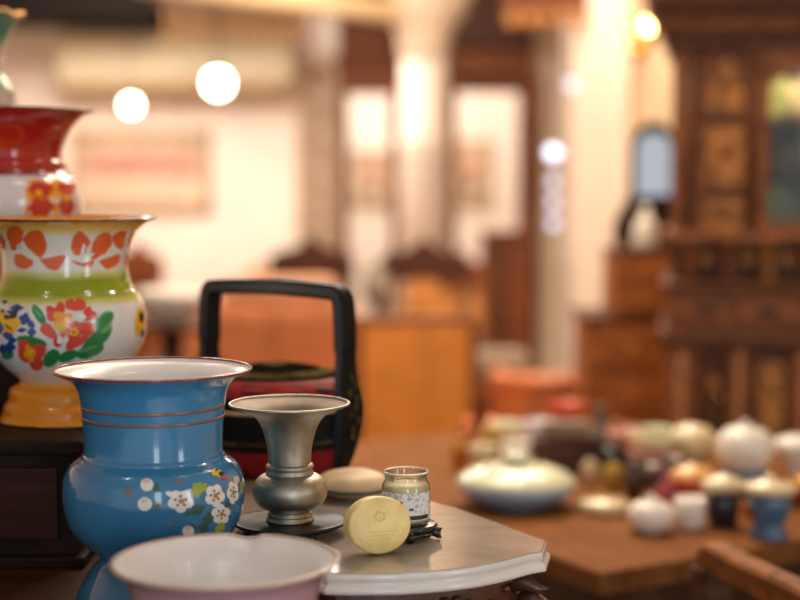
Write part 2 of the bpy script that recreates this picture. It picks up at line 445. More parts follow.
# cream beam across the top, in front
A=P(150,-6,6.3); B=P(388,19,7.4)
dx=(B-A); ang=math.atan2(dx.y,dx.x)
b=MB(); L=math.hypot(dx.x,dx.y)+.2; b.box(0,0,0,L,.12,.09,M['plaster_gold'],.01); b.box(.0,.02,.09,L,.12,.6,M['lintel']); o=struct(b,'trim_3',(A.x,A.y,B.z)); o.rotation_euler.z=ang
# white column
cx,cy=X(424,7.6),7.6; s_=7.6/FPX
zz=lambda y:P(424,y,7.6).z
t=thing('column','white plaster column with flared capital between the two doorways','column',(cx,cy,0))
b=MB(); b.lathe([(0,.25),(.13,.25),(.118,zz(150)),(.125,zz(146)),(.125,zz(138)),(.112,zz(134)),(.108,zz(45)),(0,zz(45))],M['plaster_pink'],48); b.build('shaft',t)
b=MB(); b.lathe([(0,zz(60)),(.108,zz(60)),(.125,zz(50)),(.12,zz(42)),(.15,zz(28)),(.20,zz(12)),(.22,zz(0)),(.24,zz(-8)),(.24,H),(0,H)],M['plaster'],48); b.build('capital',t)
b=MB(); b.box(-.19,-.19,0,.19,.19,.18,M['plaster'],.01); b.lathe([(0,.18),(.18,.18),(.17,.22),(.14,.25),(.13,.27),(0,.27)],M['plaster'],48); b.build('base',t)
# cream pier right of the doorways and the nearer pillar
b=MB(); b.box(X(574,6.6),6.6,0,X(628,6.6),7.0,H,M['plaster_pink'],.01); struct(b,'wall_pier')
b=MB(); b.box(X(628,6.7),6.75,0,XR,6.9,H,M['plaster']); struct(b,'wall_side')
# carved bracket high up
t=thing('carved_bracket','orange-brown carved wooden bracket at the top of the cream pillar','bracket',(X(545,6.5),6.5,Z(24,6.5)))
w_=.175
b=MB(); b.box(-w_,0,.06,w_,.08,.4,M['lintel'],.01); b.build('board',t)
for i in range(5):
    b=MB(); xx=-w_+.035+i*(2*w_-.07)/4; b.lathe([(0,-.02),(.02,.0),(.033,.03),(.02,.06),(0,.062)],M['honey'],14,cen=(xx,.04,0)); b.build('pendant_drop',t)
# ------------------------------------------------------------------ lamps
def globe(name,label,px,py,d,r,m,cordz=H,group=None,cat='lamp'):
    p=P(px,py,d); t=thing(name,label,cat,p,0,group)
    MB().ball((0,0,0),r,m).build('globe',t)
    b=MB(); b.lathe([(0,r*.9),(r*.45,r*.9),(r*.4,r*1.4),(.006,r*1.6),(0,r*1.6)],M['iron'],16); b.build('socket',t)
    MB().tube([(0,0,r*1.5),(0,0,cordz-p.z)],.003,M['iron'],6).build('cord',t); return t
globe('pendant_lamp','round lit globe lamp hanging left, lower of the two bright globes',131,105,7.6,.035,M['lamp'])
globe('pendant_lamp','larger round lit globe lamp hanging beside the air conditioner, higher of the two',218,83,6.6,.05,M['lamp'])
p=P(652,26,6.4)
t=thing('wall_lamp','golden lit wall lamp high between the cream pillar and dark cabinet','lamp',p)
MB().ball((0,0,0),.034,M['lamp_gold']).build('globe',t)
b=MB(); b.tube([(0,.35,-.06),(0,.2,-.1),(0,.03,-.08),(0,0,-.03)],.008,M['brass']); b.lathe([(0,-.05),(.03,-.045),(.034,-.02),(0,-.02)],M['brass'],16); b.build('arm',t)
MB().ball((0,.34,-.06),.05,M['brass'],(1,.2,1)).build('wall_plate',t)
# glowing globes stand in for window reflections on a glossy frame
t=thing('glint_strand','strand of cool white glowing globes standing in for window reflections beside the cream pillar','lamp',P(553,235,6.1))
base=t.location
MB().tube([(0,0,0),(0,0,H-base.z)],.004,M['iron'],6).build('cord',t)
for y,r in ((153,.027),(182,.02),(203,.021),(224,.021)):
    q=P(553,y,6.1)-base; MB().ball(q,r,M['glint_blue'] if y==153 else M['glint_dim'] if 'glint_dim' in M else M.setdefault('glint_dim',lampmat('dim window glint',(205,214,245),1.2))).build('glint_globe',t)
globe('pendant_lamp','small cool white glowing globe standing in for a window reflection high beside the pillar',571,85,6.0,.022,M['glint_dim'])  # another reflection imitated by a glowing globe
# ------------------------------------------------------------------ dark table, chest, riser
t=thing('dark_table','dark red-brown wooden table under the blue spittoon and pink basin','table',(0,0,0))
poly=[(-1.3,.98),(-.05,.98),(-.05,1.32),(-.085,1.40),(-.32,1.79),(-.32,2.45),(-1.3,2.45)]
MB().prism(poly,Z_DARK-.03,Z_DARK,M['darkwood']).build('tabletop',t,bevel=.004)
b=MB(); b.box(-1.22,1.04,Z_DARK-.12,-.14,1.06,Z_DARK-.03,M['rosewood']); b.box(-1.22,2.36,Z_DARK-.12,-.4,2.38,Z_DARK-.03,M['rosewood']); b.box(-1.22,1.04,Z_DARK-.12,-1.2,2.38,Z_DARK-.03,M['rosewood']); b.build('apron',t)
for x,y in ((-1.19,1.07),(-.17,1.07),(-1.19,2.34),(-.42,2.34)):
    MB().box(x-.035,y-.035,0,x+.035,y+.035,Z_DARK-.03,M['rosewood'],.006).build('leg',t)
fy=G(40,568,Z_DARK).y; cz=P(40,440,fy).z
CH=cz-Z_DARK
t=thing('wooden_chest','low near-black wooden chest under the yellow spittoon','chest',(-.765,fy,Z_DARK))
b=MB(); b.box(-.42,.004,.012,.42,.70,CH-.016,M['chestwood'],.003); b.build('body',t)
b=MB(); b.box(-.43,-.006,CH-.016,.43,.71,CH,M['chestwood'],.004); b.build('lid',t)
b=MB(); b.box(-.428,-.004,0,.428,.708,.012,M['chestwood'],.003); b.build('plinth',t)
b=MB(); b.box(.02,-.002,.03,.40,.004,CH-.03,M['darkwood'],.002); b.build('front_panel',t)
b=MB(); b.box(-.40,-.002,.03,-.02,.004,CH-.03,M['darkwood'],.002); b.build('front_panel',t)
RZ=P(-5,345,1.98).z
b=MB(); b.box(-.36,-.0,0,.36,.45,RZ-cz,M['chestwood'],.004)
t=thing('wooden_riser','dark wooden block raising the red spittoon behind the yellow one','riser',(-.765,1.875,cz))
b.build('block',t); MB().box(-.365,-.004,RZ-cz-.012,.365,.454,RZ-cz-.0001,M['darkwood'],.003).build('top_board',t)
# ------------------------------------------------------------------ blue spittoon
M['f_white']=pm('white petal paint',(236,232,228),.2,coat=.5); M['f_brown']=pm('brown yellow stamen paint',(168,132,62),.3,coat=.4)
M['f_dkbrown']=pm('brown dot paint',(110,70,48),.3,coat=.4)
M['f_leaf']=pm('dark sage leaf paint',(52,96,78),.3,coat=.4); M['f_lime']=pm('yellow green leaf paint',(158,170,66),.3,coat=.4)
M['f_yellow']=pm('yellow paint',(240,190,36),.2,coat=.5); M['f_red']=pm('red paint',(196,52,40),.2,coat=.5)
M['f_black']=pm('black paint',(36,32,30),.2,coat=.5); M['f_mauve']=pm('mauve brown paint',(112,112,122),.3,coat=.4)
M['f_orange']=pm('orange petal paint',(226,98,44),.2,coat=.5); M['f_coral']=pm('coral red petal paint',(222,76,54),.2,coat=.5)
M['f_green']=pm('green leaf paint',(44,132,72),.2,coat=.5); M['f_green2']=pm('pale green leaf paint',(98,172,112),.2,coat=.5)
M['f_blue']=pm('deep blue petal paint',(36,74,140),.2,coat=.5); M['f_pinkbud']=pm('pinkish bud paint',(226,190,184),.2,coat=.5)
M['f_amber']=pm('amber paint',(244,160,32),.2,coat=.5)
pts=[]
def flower(cx,cy,rx,ry,rot=0,n=5):
    for k in range(n):
        a=rot+2*PI*k/n; pts.append((blob(cx+.56*rx*math.cos(a),cy+.56*ry*math.sin(a),.46*rx,.46*ry,0,0,jit=.05),M['f_white'],.0004))
    pts.append((blob(cx,cy,.45*rx,.45*ry),M['f_white'],.0005))
    for k in range(n):
        a=rot+.6+2*PI*k/n; pts.append((blob(cx+.42*rx*math.cos(a),cy+.42*ry*math.sin(a),.1*rx+.2,.1*ry+.2,n=8),M['f_dkbrown'],.0009))
    pts.append((blob(cx+.06*rx,cy,.24*rx,.24*ry,n=12),M['f_brown'],.0008))
for a in ((197,490,5.5,8,.2),(220,527,4,8,.5),(241.5,487,1.5,7,0),(204,487,3,4,.3)): pts.append((blob(a[0],a[1],a[2],a[3],a[4],5,.2),M['f_lime'],.0003))
for a in ((197,510,8,5,-.4),(207.5,520,4,8,.3),(156,488,3.5,4.5,.2),(156,505.5,3.5,4.5,-.1),(203,528,5,4,.2),(228,505,3,5,.3),(190,513,5,2.5,-.5),(192,527,4,3,.3)): pts.append((blob(a[0],a[1],a[2],a[3],a[4],4,.2),M['f_leaf'],.00025))
flower(180.5,501,13,11.5,.3); flower(214.6,495.6,10,11.5,.1); flower(232.5,492.5,6,11.5,.5); flower(220.6,514,9.5,10,.9)
pts.append((blob(170,494,4.5,2.5,.3),M['f_white'],.0006)); pts.append((blob(236,480,3,4),M['f_pinkbud'],.0005))
for a in ((147,484.8,6.5,6.5),(145,504,7.2,6.8),(188,531,6,5.5)):
    pts.append((blob(*a,jit=.03),M['f_white'],.0005)); pts.append((blob(a[0]-.5,a[1]-3.5,3.6,1.8,n=10),M['f_pinkbud'],.0008))
pts.append((blob(129,492,6,5,0,5,.35),M['f_mauve'],.0003)); pts.append((blob(178.6,482,4,3,0,5,.4),M['f_mauve'],.0003)); pts.append((blob(170,524,2,3,.8),M['f_mauve'],.0003)); pts.append((blob(176,519,3,1,.3),M['f_mauve'],.0003))
pts.append((blob(217,473,6.5,3.5,.25,6,.2),M['f_yellow'],.0004)); pts.append((blob(225,478.5,4,1.6,0),M['f_red'],.0005)); pts.append((blob(221,474,2.6,2.4,0,5,.3),M['f_black'],.0007)); pts.append((blob(216,470.5,1.2,1.6,.5),M['f_black'],.0007))
rows=[(99,369),(96.5,371.5),(88,375.5),(79.5,382),(74.5,392),(71.5,409),(70,430),(69.6,448),(71,453),(73,456),(83,463),(89,473),(91.5,487),(90.5,503),(86.5,519),(78,533),(64,545.5),(53,552),(55,557),(62,564),(69,574),(77,588),(82,601),(83.5,610),(83.5,614)]
D=1.5; zbl=Z_DARK
zb=lambda y:P(152,y,D).z-zbl
ML=(58,128,172)
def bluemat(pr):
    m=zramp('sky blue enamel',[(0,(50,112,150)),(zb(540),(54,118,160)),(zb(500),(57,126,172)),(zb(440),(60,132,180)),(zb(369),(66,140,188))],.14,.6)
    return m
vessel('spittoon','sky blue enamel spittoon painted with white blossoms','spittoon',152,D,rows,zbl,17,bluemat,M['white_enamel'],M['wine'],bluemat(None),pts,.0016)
root=bpy.data.objects['spittoon']; sc=D/FPX
def band(y,r,w_,m,nm='gilt_band'):
    mb=MB(); z=zb(y); R=r*sc; h=w_*sc
    mb.lathe([(R-.001,z-h),(R+.0004,z-h),(R+.0005,z),(R+.0004,z+h),(R-.001,z+h)],m,96); o=mb.build(nm,root); o['label']='dull gilt line around the neck'
band(404.5,71.9,1.5,M['gilt']); band(415.5,70.9,1.5,M['gilt'])
mb=MB(); mb.lathe([(70*sc,zb(451)),(71.6*sc,zb(453)),(72.2*sc,zb(454.5)),(72.5*sc,zb(456.5)),(71*sc,zb(457))],bluemat(None),96); mb.build('shoulder_ridge',root)
# ------------------------------------------------------------------ yellow spittoon
pts=[]; R_=lambda *a,**k:blob(*a,**k)
def shape(raw,ox,oy,sc_,m,eps,jit=.35):
    q=[(ox+x/sc_,oy+y/sc_) for x,y in raw]; q=catmull(q+[q[0]],3)[:-1]; mx_=sum(p[0] for p in q)/len(q); my_=sum(p[1] for p in q)/len(q); q=[(mx_+(x-mx_)*1.14,my_+(y-my_)*1.14) for x,y in q]
    pts.append(([(x+random.uniform(-jit,jit),y+random.uniform(-jit,jit)) for x,y in q],m,eps))
for q in ([(40,100),(70,85),(110,105),(105,150),(80,190),(60,190),(50,160),(38,130)],[(120,150),(150,115),(190,108),(215,130),(228,180),(215,215),(195,230),(165,205),(140,180)],
 [(-12,120),(15,135),(28,170),(20,190),(-12,185)],[(80,225),(110,225),(135,240),(160,255),(155,275),(125,290),(90,280),(78,255)],[(205,245),(250,240),(290,230),(322,232),(310,265),(280,298),(240,285)],
 [(-12,225),(25,225),(38,250),(25,280),(-12,280)],[(365,150),(375,130),(398,112),(425,130),(445,155),(435,180),(410,190),(400,218),(375,215),(360,185)],
 [(470,160),(490,135),(520,118),(545,125),(552,165),(530,205),(500,225),(465,240),(462,205)],[(568,130),(600,110),(628,115),(622,155),(610,190),(590,185),(570,160)],
 [(500,255),(540,240),(590,225),(590,255),(570,280),(535,290),(515,275)],[(652,125),(672,112),(662,140),(645,175),(643,150)],[(626,230),(637,230),(637,270),(626,275)]):
    shape(q,0,210,5,M['f_orange'],.0003)
pts.append(([(72,260),(76,262),(82,264),(88,264),(94,260),(94,263),(90,268),(84,266.5),(78,265),(73,262.5)],M['f_orange'],.0003))
for a in ((83,249,1.6,6,.2),(110,251,3,3,0),(20,247,3,3,0),(8,251,5,1,0),(126,251,2,2.5,0),(91,255,4,1.2,-.5)): pts.append((blob(*a),M['f_white'],.0007))
for a in ((110,251,1.2,1.2,0),(20.5,247,1.3,1.3,0),(85,250,.8,3.5,.2)): pts.append((blob(*a,n=8),M['f_brown'],.001))
# leaves
def leaf(p0,p1,w_,m,e=.0002):
    dx,dy=p1[0]-p0[0],p1[1]-p0[1]; L=math.hypot(dx,dy); pts.append((blob((p0[0]+p1[0])/2,(p0[1]+p1[1])/2,L/2,w_,math.atan2(dy,dx),n=22,jit=.04),m,e))
leaf((33,305),(45,325),4.5,M['f_green']); leaf((34,307),(42,318),1.6,M['f_green2'],.0006)
leaf((94,330),(113,312),7,M['f_green2']); leaf((95,331),(112,313),5,M['f_green'],.0004); leaf((83,352),(111,327),7.5,M['f_green']); leaf((100,333),(112,325),2.5,M['f_green2'],.0006)
leaf((76,356),(104,346),6.5,M['f_green'],.00025); leaf((78,352),(98,345),1.4,M['f_green2'],.0006); leaf((58,360),(78,352),5.5,M['f_green'],.0003)
leaf((45,366),(58,350),7,M['f_green'],.0003); leaf((17,338),(47,345),5,M['f_green'],.0003); leaf((2,356),(14,354),4.5,M['f_green'])
for q in ([(235,190),(250,180),(275,190),(290,165),(312,170),(318,200),(300,230),(270,250),(245,245),(238,215)],[(335,155),(360,145),(375,158),(385,143),(410,148),(425,165),(420,190),(395,200),(350,195),(335,185)],
 [(410,235),(430,195),(450,188),(460,205),(475,215),(478,235),(450,250),(420,250)],[(205,290),(225,270),(250,275),(275,310),(285,340),(260,340),(230,325),(210,310)],[(400,270),(430,265),(465,275),(472,300),(455,320),(425,330),(400,310)],
 [(335,370),(360,345),(410,335),(435,340),(415,365),(370,390),(340,395)],[(270,350),(300,345),(310,370),(290,385),(272,375)],[(315,285),(360,262),(398,272),(402,312),(380,338),(340,348),(305,330)]):
    shape(q,0,270,5,M['f_coral'],.0004)
for a in ((64,322,9,10,.5,5,.2),(58,316,5,4,.6,0,0)): pts.append((blob(*a),M['f_amber'],.0007))
pts.append((blob(61,326,5,5,0,5,.2),M['f_yellow'],.0009)); pts.append((blob(72,328,6,5,.4,5,.15),M['f_coral'],.0011))
pts.append((blob(74,332,4.6,4.2,0,5,.15),M['f_yellow'],.0013)); pts.append((blob(73.5,332,1.6,1.8),M['f_orange'],.0015))
for a in ((60,340,3,4,.1),(81,317,5,3.5,.1),(66,339,2.5,3,.3)): pts.append((blob(*a),M['f_white'],.0009))
for q in ([(92,365),(120,352),(150,375),(148,410),(125,425),(100,400)],[(165,382),(200,376),(228,390),(218,425),(190,448),(165,430)],[(148,450),(180,436),(212,458),(205,490),(175,498),(155,478)],[(92,398),(120,418),(145,450),(125,460),(98,432)],[(130,380),(170,380),(180,430),(160,455),(135,430)]):
    shape(q,0,270,5,M['f_coral'],.0005)
pts.append((blob(30,353,5.5,8,-.3,4,.2),M['f_amber'],.0008)); pts.append((blob(31,352,2,4,.2),M['f_yellow'],.001))
pts.append((blob(10,323,10,8.5,0,5,.12),M['f_yellow'],.0004)); pts.append((blob(2,318,6,8,0),M['f_yellow'],.0003)); pts.append((blob(9,330,6,2,.5),M['f_amber'],.0008))
for a in ((17,308,6.5,3.2,0),(12,313,5,2.5,.3),(25,319,5.5,5.5,.3),(31,324,4.5,3,.6),(32,332,4,4.5,0),(8,335,5,4,.2),(10,347,5.5,5.5,0),(3,349,4,5,0),(22,330,4.5,2.2,-.1),(5,302,2.6,2.2,0),(13,340,4,3,0),(0,328,4,6,0)): pts.append((blob(*a,4,.15),M['f_blue'],.0006))
for a in ((13,316.5,5,2,-.3),(16,312,2.5,1.6,0),(7,317,3,2.4,.4),(9,327,5,.9,.6),(3,311,2,2,0)): pts.append((blob(*a),M['f_black'],.0009))
pts.append((blob(139.5,322,5,15,.05,6,.12),M['f_yellow'],.0004)); pts.append((blob(141,317,2.2,5.5,0,5,.2),M['f_black'],.0008)); pts.append((blob(142,333,1.8,4.5,.1),M['f_blue'],.0008)); pts.append((blob(137,330,2,3,0),M['f_amber'],.0007))
rowsY=[(91,218.5),(88,220),(80,223.5),(73,229),(67.5,236),(63.5,247),(62,260),(62,270),(63.5,278),(66.5,286),(71,292),(76.5,302),(79.5,314),(80,325),(78,338),(72,351),(62,364),(50,375),(46,380),(49,383),(56,387),(57.5,394),(58,398),(62.5,404),(64,412),(67.5,418),(69,425),(69,429)]
DY=1.78; zy=lambda y:P(66,y,DY).z-cz
yb=vessel('spittoon','tall white and yellow enamel spittoon with orange flowers and a green neck band','spittoon',66,DY,rowsY,cz,18,
 zramp('painted white enamel with green band',[(zy(384),(214,150,60)),(zy(372),(226,216,196)),(zy(358),(228,226,226)),(zy(302),(230,228,224)),(zy(297),(214,208,120)),(zy(291),(150,162,28)),(zy(277),(142,158,22)),(zy(271),(206,206,120)),(zy(266),(230,226,218)),(zy(234),(232,226,214)),(zy(227),(240,196,88)),(zy(220),(236,170,50))],.14,.6),
 M['orange_in'],M['black_rim'],zramp('orange yellow enamel',[(0,(218,128,8)),(zy(415),(232,144,10)),(zy(400),(218,130,10)),(zy(378),(232,150,20))],.3,.15),pts,.0014)
yroot=yb[0]; sc=DY/FPX
mb=MB(); mb.lathe([(69*sc,0),(69.8*sc,0),(69.8*sc,.002),(69*sc,.0025)],M['black_rim'],96); mb.build('foot_edge',yroot)
mb=MB(); mb.lathe([(89.5*sc,zy(218.5)-.0005),(90.4*sc,zy(218.5)+.0008),(88*sc,zy(218.5)+.0008),(84*sc,zy(222)+.001)],M['orange_in'],96); mb.build('inner_lip',yroot)
# ------------------------------------------------------------------ red spittoon
pts=[]
pts.append(([(27,181),(33,179),(40,180),(48,179),(54,181),(60,179),(68,180),(75,181),(78,186),(77,194),(79,202),(78,212),(77,220),(60,221),(40,221),(27,220),(25,210),(27,200),(25,190)],M['f_amber'],.0004))
for a in ((41,189,12,8.5,0),(41,207,12.5,9,0),(67,187.5,9,7.5,0),(66,206,8,9,0)): pts.append((blob(*a,6,.1),M['f_red'],.0008))
for a in ((38,193,4,2.5,0),(66,199,4,1.4,0)): pts.append((blob(*a),M['f_yellow'],.0012))
rowsR=[(101,111),(99,112.5),(91,116),(83,122),(77,129),(72,139),(69,150),(68.5,158),(70.5,163),(72,167),(75,173),(83.5,183),(88,196),(88.5,208),(86,222),(78,240),(64,258),(52,270),(52,276),(60,284),(68,296),(77,314),(82,330),(82,345)]
DR=1.98; zr=lambda y:P(-5,y,DR).z-RZ
rt=vessel('spittoon','red-necked enamel spittoon with a white belly and orange square flower','spittoon',-5,DR,rowsR,RZ,18,
 zramp('red and white enamel',[(zr(276),(226,150,60)),(zr(225),(228,226,228)),(zr(176),(222,220,226)),(zr(174.6),(128,26,22)),(zr(166),(170,34,24)),(zr(150),(174,36,26)),(zr(112),(160,36,28))],.16,.6),
 pm('dark red enamel inside',(120,36,30),.2,coat=.4),pm('brown rim enamel',(96,44,36),.2,coat=.4),M['orange_in'],pts,.0014)
sc=DR/FPX
mb=MB(); mb.lathe([(69*sc,zr(160)),(71.6*sc,zr(162.5)),(72*sc,zr(165)),(71*sc,zr(167))],pm('red enamel ridge',(176,36,26),.12,coat=.6),96); mb.build('neck_ridge',rt[0])
# ------------------------------------------------------------------ tall famille vase
DV=2.2; zv=lambda y:P(-15,y,DV).z-RZ; sc=DV/FPX
t=thing('tall_vase','tall narrow green and pink porcelain vase rising behind the red spittoon','vase',(P(-15,300,DV).x,DV,RZ))
rv=[(42,15),(38,19),(32,28),(26,42),(22.5,58),(22,70),(25,78),(30,86),(33,94),(34,102),(34,120),(38,150),(50,190),(56,230),(52,280),(40,320),(34,345)]
pr=[(r*sc,zv(y)) for r,y in rv]; pr[-1]=(pr[-1][0],0)
pr=catmull(pr,5)
vm=zramp('green and pink painted porcelain',[(0,(150,160,140)),(zv(110),(196,180,176)),(zv(96),(206,190,188)),(zv(86),(84,128,96)),(zv(72),(150,160,136)),(zv(52),(196,170,160)),(zv(36),(70,128,104)),(zv(12),(84,146,120))],.2,.5)
def wob(a,r,z):
    if z>zv(30): return r*(1+.05*math.cos(8*a)),z+.002*math.cos(8*a)
    return r,z
mb=MB(); mb.lathe([(0,.01)]+[(max(r-.004,.002),z) for r,z in pr[::-1]]+pr+[(0,0)],vm,64,wob); mb.build('body',t,fix=True)
torus_part(pr[0][0],.0022,pr[0][1],M['brass'],t,'gilt_rim',wob=wob)
for k in range(26):
    a=random.uniform(-2.6,-.2); y=random.uniform(38,100)
    R=None
    for i in range(len(pr)-1):
        if pr[i][1]>=zv(y)>=pr[i+1][1]: R=pr[i][0]
    if k<4:
        mb=MB(); 
        for j in range(7): 
            aa=a+j*.9; yy=88+((j*5+k*3)%14)
            mb.ball((.0335*34/34*1.42*math.cos(aa),.0335*1.42*math.sin(aa),zv(yy)),.004,[M['f_green'],M['f_pinkbud'],M['brass'],M['f_leaf']][k],(1,1,.8),8)
        mb.build('raised_ornament',t)
# ------------------------------------------------------------------ pink basin
Zb=P(223,560,1.28).z; bc=Vector((P(223,300,1.28).x,1.28,Z_DARK)); R=115*1.28/FPX; hb=Zb-Z_DARK
t=thing('enamel_basin','pale pink enamel basin, white inside, nearest the camera','basin',bc)
prof=catmull([(R,hb),(R-.004,hb-.004),(R-.012,hb-.014),(R-.018,hb-.035),(R-.024,hb-.06),(R-.036,hb-.078),(R-.052,.008),(R-.056,.0)],5)
prof=[(r,max(z,0)) for r,z in prof]
def wob(a,r,z):
    d=(a-PI*.47+PI)%(2*PI)-PI
    k=math.exp(-(d/.13)**2)*max(0,(z-hb+.03)/.03)
    return r+.004*k, z-.005*k
mb=MB(); inner=[(max(r-.0022,.001),z+.0003) for r,z in prof if z>.004]
mb.lathe([(0,.006),(.03,.006)]+inner[::-1],M['white_enamel'],128,wob)
mb.lathe([inner[0]]+prof+[(0,0)],pm('pale pink enamel',(204,160,168),.16,coat=.6,noise=.03,nscale=12),128,wob); mb.build('bowl',t,fix=False)
torus_part(R-.001,.0019,hb,pm('beige pink rim enamel',(190,164,152),.2,coat=.5),t,'rim',wob=wob)
# ------------------------------------------------------------------ marble-topped stand
def bow(p,q,amt,n=14,serp=0):
    p=Vector(p);q=Vector(q);d=q-p;nn=Vector((d.y,-d.x)).normalized(); o=[]
    for i in range(n):
        s_=i/n; o.append(tuple(p+d*s_+nn*(amt*math.sin(PI*s_)-serp*abs(math.sin(2*PI*s_))*(1))))
    return o
def g2(px,py): v=G(px,py,Z_MAR); return Vector((v.x,v.y))
A0=g2(328,573); Bt=g2(541,551); Bc=g2(548,541)
front=[tuple(g2(x,y)) for x,y in ((328,573),(350,573.5),(372,573.3),(396,573),(422,571.6),(448,569.3),(475,566),(498,561.5),(515,557),(528,553.5),(541,551.5))]
right=[tuple(g2(x,y)) for x,y in ((545,540),(537,537.7),(528,534.5),(512,528.5),(496,522),(475,514.5),(458,508.5),(440,504),(420,497.5),(404,492),(392,487.5))]
back=[(-.08,1.98),(-.10,2.03),(-.13,2.05),(-.22,2.06),(-.30,2.05),(-.315,2.0),(-.32,1.9),(-.315,1.80),(-.30,1.72),(-.25,1.65),(-.205,1.58),(-.165,1.53),(-.12,1.475),(-.09,1.43)]
outl=front+right+back
TH=P(340,594,front[0][1]).z; TH=Z_MAR-TH
cxy=Vector((-.08,1.72))
def inset(poly,d):
    n=len(poly); out=[]
    for i in range(n):
        p0=Vector(poly[i-1]);p=Vector(poly[i]);p1=Vector(poly[(i+1)%n])
        tt=((p-p0).normalized()+(p1-p).normalized()); tt.normalize(); nn=Vector((-tt.y,tt.x))
        out.append(tuple(p+nn*d))
    return out
t=thing('marble_top_stand','small carved dark wood stand with a bowed white-edged marble top','stand',(cxy.x,cxy.y,0))
loc=lambda poly:[(x-cxy.x,y-cxy.y) for x,y in poly]
mb=MB(); Zm=Z_MAR
lev=[(.0005,0),(-.0008,-.0008),(-.0015,-.003),(-.0025,-.38*TH),(.0008,-.5*TH),(-.003,-.62*TH),(-.0055,-.74*TH),(-.0058,-.95*TH),(-.003,-TH)]
rings=[[mb.b.verts.new((x,y,Zm+dz)) for x,y in loc(inset(outl,ins))] for ins,dz in lev]
n=len(outl); mi=mb.mi(M['marble']); me_=mb.mi(M['marble_edge'])
f=mb.b.faces.new(rings[0]); f.material_index=mi
for k in range(len(rings)-1):
    for i in range(n):
        f=mb.b.faces.new((rings[k][i],rings[k+1][i],rings[k+1][(i+1)%n],rings[k][(i+1)%n])); f.material_index=me_ if k>0 else mi; f.smooth=True
f=mb.b.faces.new(rings[-1][::-1]); f.material_index=me_
for i in (0,len(front)-1,len(front)):
    for k in range(len(rings)-1):
        e=mb.b.edges.get((rings[k][i],rings[k+1][i])); e.smooth=False
mb.build('marble_top',t)
ap=loc(inset(outl,.014)); ap2=loc(inset(outl,.022))
mb=MB()
mb.prism(ap,Zm-TH-.010,Zm-TH-.0005,M['rosewood']); mb.build('top_moulding',t)
mb=MB(); mb.prism(ap2,Zm-TH-.085,Zm-TH-.010,M['rosewood']); mb.build('apron',t)
# carved relief along the front and right of the apron
relief=inset(outl,.0205)
mb=MB()
for i in range(0,21):
    p=Vector(relief[i]); q=Vector(relief[i+1]); L=(q-p).length; d=(q-p).normalized(); nn=Vector((d.y,-d.x))
    k=max(1,int(L/.012))
    for j in range(k):
        c=p+d*(j+.5)*L/k; mb.ball((c.x-cxy.x,c.y-cxy.y,Zm-TH-.022-.006*math.sin(i*2.1+j)),.0055,M['rosewood'],(1,1,.8),8)
        mb.ball((c.x-cxy.x,c.y-cxy.y,Zm-TH-.045-.006*math.cos(i*1.7+j)),.0065,M['rosewood'],(1,1,1.2),8)
mb.build('carved_relief',t)
for (px,py) in ((front[0]),(front[-1]),(-.11,2.0),(-.29,1.99)):
    c=Vector((px,py)); c=c+(cxy-c).normalized()*.045; c-=cxy
    mb=MB(); pth=[(c.x,c.y,Zm-TH-.03),(c.x*1.05,c.y*1.05,Zm-TH-.16),(c.x*.98,c.y*.98,Zm-TH-.5),(c.x*1.02,c.y*1.02,.05),(c.x*1.08,c.y*1.08,.02)]
    mb.tube([Vector(p) for p in pth],[.018,.022,.016,.014,.024],M['rosewood'],12); mb.build('leg',t)
c=Vector(front[-1])-cxy
for dx,dz,nm in ((-.014,-.012,'carved_corner_leaf'),(-.004,-.03,'carved_corner_leaf')):
    mb=MB(); d=Vector((.8,-.35,0)).normalized(); p=Vector((c.x+dx-.012,c.y+.006,Zm-TH+dz))
    mb.tube([p,p+d*.012+Vector((0,0,.002)),p+d*.026+Vector((0,0,-.004)),p+d*.036+Vector((0,0,-.003))],[.010,.009,.005,.0008],M['rosewood'],10); mb.build(nm,t)
# ------------------------------------------------------------------ tray, vase
vb=P(290,522,1.56); tx,ty=vb.x,1.56
t=thing('footed_tray','round dark pewter tray on small knob feet under the pewter vase','tray',(tx,ty,Z_MAR))
ZT=.0135
mb=MB(); mb.lathe([(0,ZT),(.053,ZT),(.0565,ZT+.0012),(.058,ZT+.0006),(.058,ZT-.002),(.053,ZT-.005),(.0,ZT-.005)],M['pewter_dark'],96); mb.build('plate',t)
for a in (-.95,1.1,3.2,-2.1):
    mb=MB(); mb.lathe([(0,ZT-.004),(.005,ZT-.004),(.0035,.006),(.005,.002),(.004,0),(0,0)],M['black_rim'],16,cen=(.043*math.cos(a),.043*math.sin(a),0)); mb.build('foot',t)
D=1.56; sc=D/FPX; bz=Z_MAR+ZT+.0002; zp=lambda y:P(290,y,D).z-bz
t=thing('pewter_vase','flared pewter vase with a squat round belly on the dark tray','vase',(tx,ty,bz))
rp=[(60.5,403.5),(58,405.2),(50,408),(41,412),(33.5,418),(28,427),(24.5,438),(22.2,450),(21.3,464)]
q=catmull([(r*sc,zp(y)) for r,y in rp],5)
mb=MB(); inn=[(r-.0016,z+.0002) for r,z in q]
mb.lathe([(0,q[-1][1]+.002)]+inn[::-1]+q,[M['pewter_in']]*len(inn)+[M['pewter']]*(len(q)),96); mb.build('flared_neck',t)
torus_part(60*sc,.0014,zp(403.5),M['pewter'],t)
mb=MB(); mb.lathe([(21*sc,zp(463)),(23.5*sc,zp(464)),(24.3*sc,zp(466)),(23*sc,zp(468.5)),(22.8*sc,zp(470)),(24.5*sc,zp(472)),(24*sc,zp(474)),(22*sc,zp(475))],M['pewter'],96); mb.build('collar',t)
q=catmull([(21.5*sc,zp(473.5)),(28.5*sc,zp(475)),(35*sc,zp(480.5)),(38*sc,zp(489)),(36.5*sc,zp(498)),(31*sc,zp(505)),(22*sc,zp(509.5))],6)
